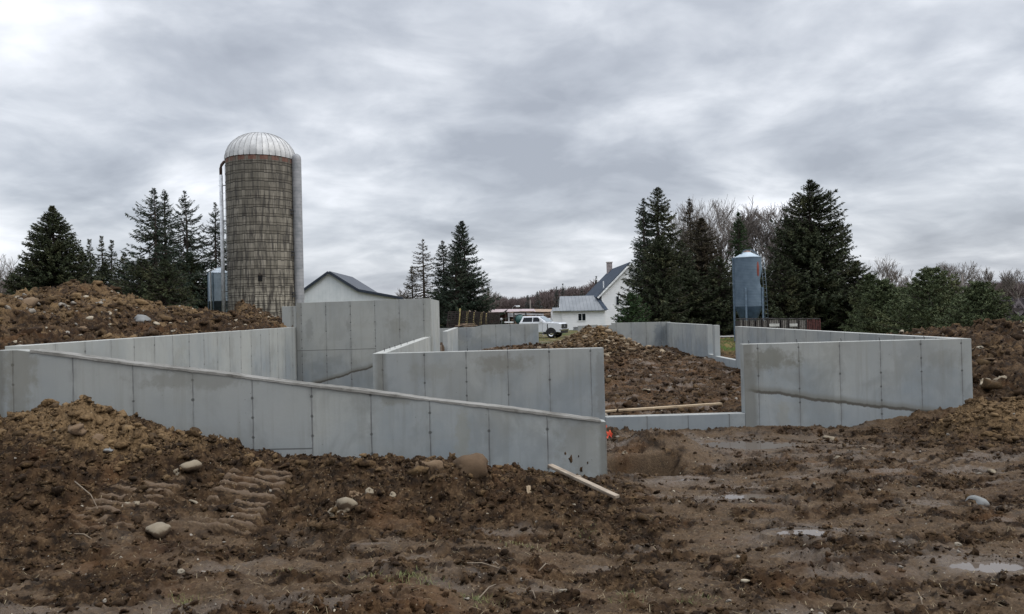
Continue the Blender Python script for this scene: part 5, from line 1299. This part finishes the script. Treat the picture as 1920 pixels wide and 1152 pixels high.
# long lumber stacks / open sheds beyond
TANM=simple('weathered_tan',(.30,.22,.16),.9,0,.3,2.); REDB=simple('dark_red_brown',(.06,.028,.022),.85,0,.4,2.)
def shed(xa,xb,yt,yb,Y,label,roofm,wallm,cat='shed',depth=4.):
    a=at(xa,yt,Y); b_=at(xb,yt,Y); zb=.4; o_=Vector(((a.x+b_.x)/2,Y,zb)); hw=(b_.x-a.x)/2; h=a.z-zb+ (b_.z-a.z)/2
    t=thing('open_shed',label,cat,tuple(o_),0)
    MB().add([(-hw-.3,-.4,h-.15),(hw+.3,-.4,h-.25),(hw+.3,depth,h+.12),(-hw-.3,depth,h+.22),(-hw-.3,-.4,h-.07),(hw+.3,-.4,h-.17),(hw+.3,depth,h+.2),(-hw-.3,depth,h+.3)],[(0,1,2,3),(4,5,6,7),(0,1,5,4),(1,2,6,5),(2,3,7,6),(3,0,4,7)]).build('roof',roofm,t)
    MB().box(-hw,hw,depth-.3,depth-.1,-.5,h-.05).build('back_wall',wallm,t)
    n=max(3,int(hw*2/2.5))
    for k in range(n+1): MB().box(-hw+2*hw*k/n-.09,-hw+2*hw*k/n+.09,-.1,.08,-.5,h-.2).build('post',wallm,t)
shed(922,1000,583,606,100,'long low shed with a pale pinkish roof beyond the yard',simple('pink_grey_roof',(.36,.29,.29),.6),REDB)
shed(1002,1038,583,606,104,'low tan-roofed shed between the long shed and the farmhouse',TANM,REDB)
shed(882,920,584,606,106,'tan open shed behind the black slatted panels',TANM,REDB)
# lumber piles
for i,(xa,xb,yt,Y,lb) in enumerate(((958,1000,584.5,92,'long stack of tan lumber under the pale shed roof edge'),(1018,1037,587,90,'jumbled tan lumber pile left of the farmhouse ell'),(845,900,607.5,56,'low heap of dead tan stalks before the black panels'))):
    a=at(xa,yt,Y); b_=at(xb,yt,Y); zb=.35 if i<2 else gz((a.x+b_.x)/2,Y); rr=np.random.default_rng(i+40); mb=MB(); h=max(.3,a.z-zb)
    o_=Vector(((a.x+b_.x)/2,Y,zb)); hw=(b_.x-a.x)/2
    for k in range(46 if i!=2 else 70):
        z_=h*rr.random()**(.7 if i<2 else 1.2); x_=hw*(rr.random()-.5)*.9; L_=hw*(.5+.5*rr.random()) if i<2 else .5
        an_=rr.normal()*(.05 if i<2 else .5); mb.bar((x_-L_*math.cos(an_),rr.random()*1.2,z_-L_*math.sin(an_)*.3),(x_+L_*math.cos(an_),rr.random()*1.2,z_+L_*math.sin(an_)*.3),.14 if i<2 else .05,.06 if i<2 else .03)
    tag(mb.build('lumber_pile' if i<2 else 'stalk_heap',TANM),lb,'lumber pile' if i<2 else 'stalk heap').location=o_
# street lamp-like light
t=thing('yard_lamp','small pale yard lamp on a thin pole before the far woods','yard lamp',(at(961,580,110).x,110,.5)); zz=at(961,577,110).z-.5
MB().tube([(0,0,0),(0,0,zz),(.4,0,zz+.3),(.8,0,zz+.2)],.04,6).build('pole',GREYP,t); MB().box(.5,1.1,-.15,.15,zz+.05,zz+.28).build('lamp_head',WTRIM,t,.03)
# utility poles
PO=simple('pole_wood',(.16,.14,.125),.9)
def pole(px,yt,yb,Y,lb,arm=True):
    a=at(px,yt,Y); zb=.5; t=thing('utility_pole',lb,'utility pole',(a.x,Y,zb),0,'utility poles'); h=a.z-zb
    MB().tube([(0,0,-.3),(0,0,h)],[.15,.10],10).build('post',PO,t)
    if arm: MB().box(-.9,.9,-.06,.06,h-.5,h-.38).build('crossarm',PO,t)
pole(1804,515,556,95,'wooden utility pole rising between the young pines',False)
pole(994,562,600,140,'thin utility pole standing in front of the far woods',False)
# overhead wire
wa=at(1804,517,95); wb=at(1960,512,95); wc=at(1640,508,95)
wm_=MB()
for A,B_ in ((wa,wb),(wc,wa)): wm_.tube([A.lerp(B_,k/10)-Vector((0,0,.5*4*(k/10)*(1-k/10))) for k in range(11)],.012,4)
tag(wm_.build('power_line',BLK),'thin overhead wire crossing the sky at the utility pole','power line')
# pallet crates behind the right wall
CW=[simple('crate_slat',(.20,.185,.165),.85,0,.4,8.),simple('crate_red',(.10,.035,.03),.85,0,.4,8.)]; CI=simple('crate_inner',(.035,.03,.028),.9); WHT=simple('crate_white',(.46,.46,.43),.8,0,.2,5.)
Yc=46.5
cr=[(1386,1393),(1394,1404),(1405,1415),(1417,1427),(1429,1439),(1440,1462),(1464,1477),(1478,1496),(1497,1512),(1513,1525),(1526,1538)]
cl_=['first weathered crate, beside the blue bin leg','second crate from the blue bin','third crate from the blue bin','fourth crate from the blue bin','fifth crate, just before the first white-railed one','wide crate with a white rail, left of two such crates','grey crate between the two white-railed crates','wide crate with a white rail, right of two such crates','pale crate right of the white-railed pair','reddish crate next to last in the row','dark reddish crate at the right end of the row']
for i,((xa,xb),lb) in enumerate(zip(cr,cl_)):
    a=at(xa,598.5,Yc); b_=at(xb,598.5,Yc); zc=gz((a.x+b_.x)/2,Yc); h=a.z-zc; w=b_.x-a.x; hh=.95
    t=thing('pallet_crate',lb,'crate',((a.x+b_.x)/2,Yc,zc),0,'row of crates beyond the right side wall')
    mt=CW[1] if i>=9 else CW[0]
    MB().box(-w/2+.03,w/2-.03,.04,.9,h-hh+.02,h-.12).build('lining',CI,t)
    s_=MB(); nn=max(3,int(w/.10))
    for k in range(nn): x_=-w/2+w*(k+.5)/nn; s_.box(x_-.028,x_+.028,0,.035,h-hh,h-.05)
    s_.build('slats',mt,t)
    f_=MB(); 
    for x_ in (-w/2,w/2-.05): f_.box(x_,x_+.05,-.03,-.002,0,h-.02)
    f_.box(-w/2+.052,w/2-.052,-.03,-.002,h-hh-.06,h-hh+.04); f_.build('frame',mt if i>=9 else CI,t)
    MB().box(-w/2-.0,w/2,-.03,.9,h-.018,h+.03).build('lid',CI,t)
    if i in (5,7): MB().box(-w/2+.06,w/2-.06,-.06,-.032,h-.48,h-.30).build('rail',WHT,t)
    MB().box(-w/2,w/2,0,.9,.0,h-hh-.065).build('base',mt,t)
# road strip seen through the opening
rd=MB(); rm_=simple('gravel_road',(.30,.29,.28),.95,0,.15,3.)
n=60; vs=[];fs=[]
for i in range(n+1):
    x_=10+(120-10)*i/n; y_=56+ (x_-10)*.10
    for k,dy in enumerate((-1.6,0,1.6)): vs.append((x_,y_+dy,0))
hz=height(np.array([v[0] for v in vs]),np.array([v[1] for v in vs]),False)
vs=[(v[0],v[1],h_+.14) for v,h_ in zip(vs,hz)]
for i in range(n):
    for k in range(2): a=i*3+k; fs.append((a,a+3,a+4,a+1))
tag(rd.add(vs,fs,True).build('road',rm_),kind='structure')

# ------------------------------------------------------------------ light and sky
w=bpy.data.worlds.new('World'); SC.world=w; w.use_nodes=True; nt=w.node_tree; nt.nodes.clear()
m=Mat('w',nt); SUN_EL,SUN_AZ=R(50),R(115)   # azimuth clockwise from +Y
sky=nt.nodes.new('ShaderNodeTexSky'); sky.sky_type='NISHITA'; sky.sun_disc=False; sky.sun_elevation=SUN_EL; sky.sun_rotation=SUN_AZ; sky.dust_density=3
d=m.coord('Generated'); x,y,z=m.sep(d); zc=z.max(0.)
k=1/(zc+.24)
n1=m.noise(m.comb(x*k+5.3,y*k*1.1+1.7,0.),1.55,6,.50,.5)
n2=m.noise(m.comb(x*k*.9+9.,y*k+4.,0.3),4.2,8,.56,.4)
n3=m.noise(m.comb(x*k+2.,y*k*1.2,1.3),.75,3,.5)
n4=m.noise(m.comb(x*1.,y*1.,z*2.4),5.5,4,.5,.3)
f=n1*.52+n2*.25+n3*.38+n4*.26-.205
col=m.ramp(f,[(.37,(.325,.345,.385)),(.45,(.42,.442,.482)),(.515,(.535,.555,.59)),(.575,(.67,.685,.715)),(.65,(.86,.87,.92))])
hz_=zc.band(0.,.05,1,0); col=m.mix(hz_*.35,col,(.52,.535,.58))
zen=zc.band(.33,.85,1.10,2.8); col=m.mix(1.,m.scale(col,zen),(.985,.995,1.01),'MULTIPLY')
skyc=m.scale(X(m,sky.outputs[0]),.018)
n=nt.nodes.new('ShaderNodeVectorMath'); n.operation='ADD'; m.put(n.inputs[0],skyc); m.put(n.inputs[1],m.scale(col,1.10)); 
below=z.lt(-.005)
fin=m.mix(below,X(m,n.outputs[0]),(.10,.09,.085))
bg=nt.nodes.new('ShaderNodeBackground'); m.put(bg.inputs[0],fin); bg.inputs[1].default_value=1.0
ow=nt.nodes.new('ShaderNodeOutputWorld'); nt.links.new(bg.outputs[0],ow.inputs[0])
sun=bpy.data.lights.new('sun','SUN'); sun.energy=1.3; sun.angle=R(22); sun.color=(1,.97,.92)
so=bpy.data.objects.new('sun',sun); COL.objects.link(so)
dv=Vector((math.sin(SUN_AZ)*math.cos(SUN_EL),math.cos(SUN_AZ)*math.cos(SUN_EL),math.sin(SUN_EL)))
so.rotation_euler=dv.to_track_quat('Z','Y').to_euler(); so.location=(0,0,60)
SC.cycles.max_bounces=5; SC.cycles.diffuse_bounces=3; SC.cycles.glossy_bounces=2; SC.cycles.use_fast_gi=False
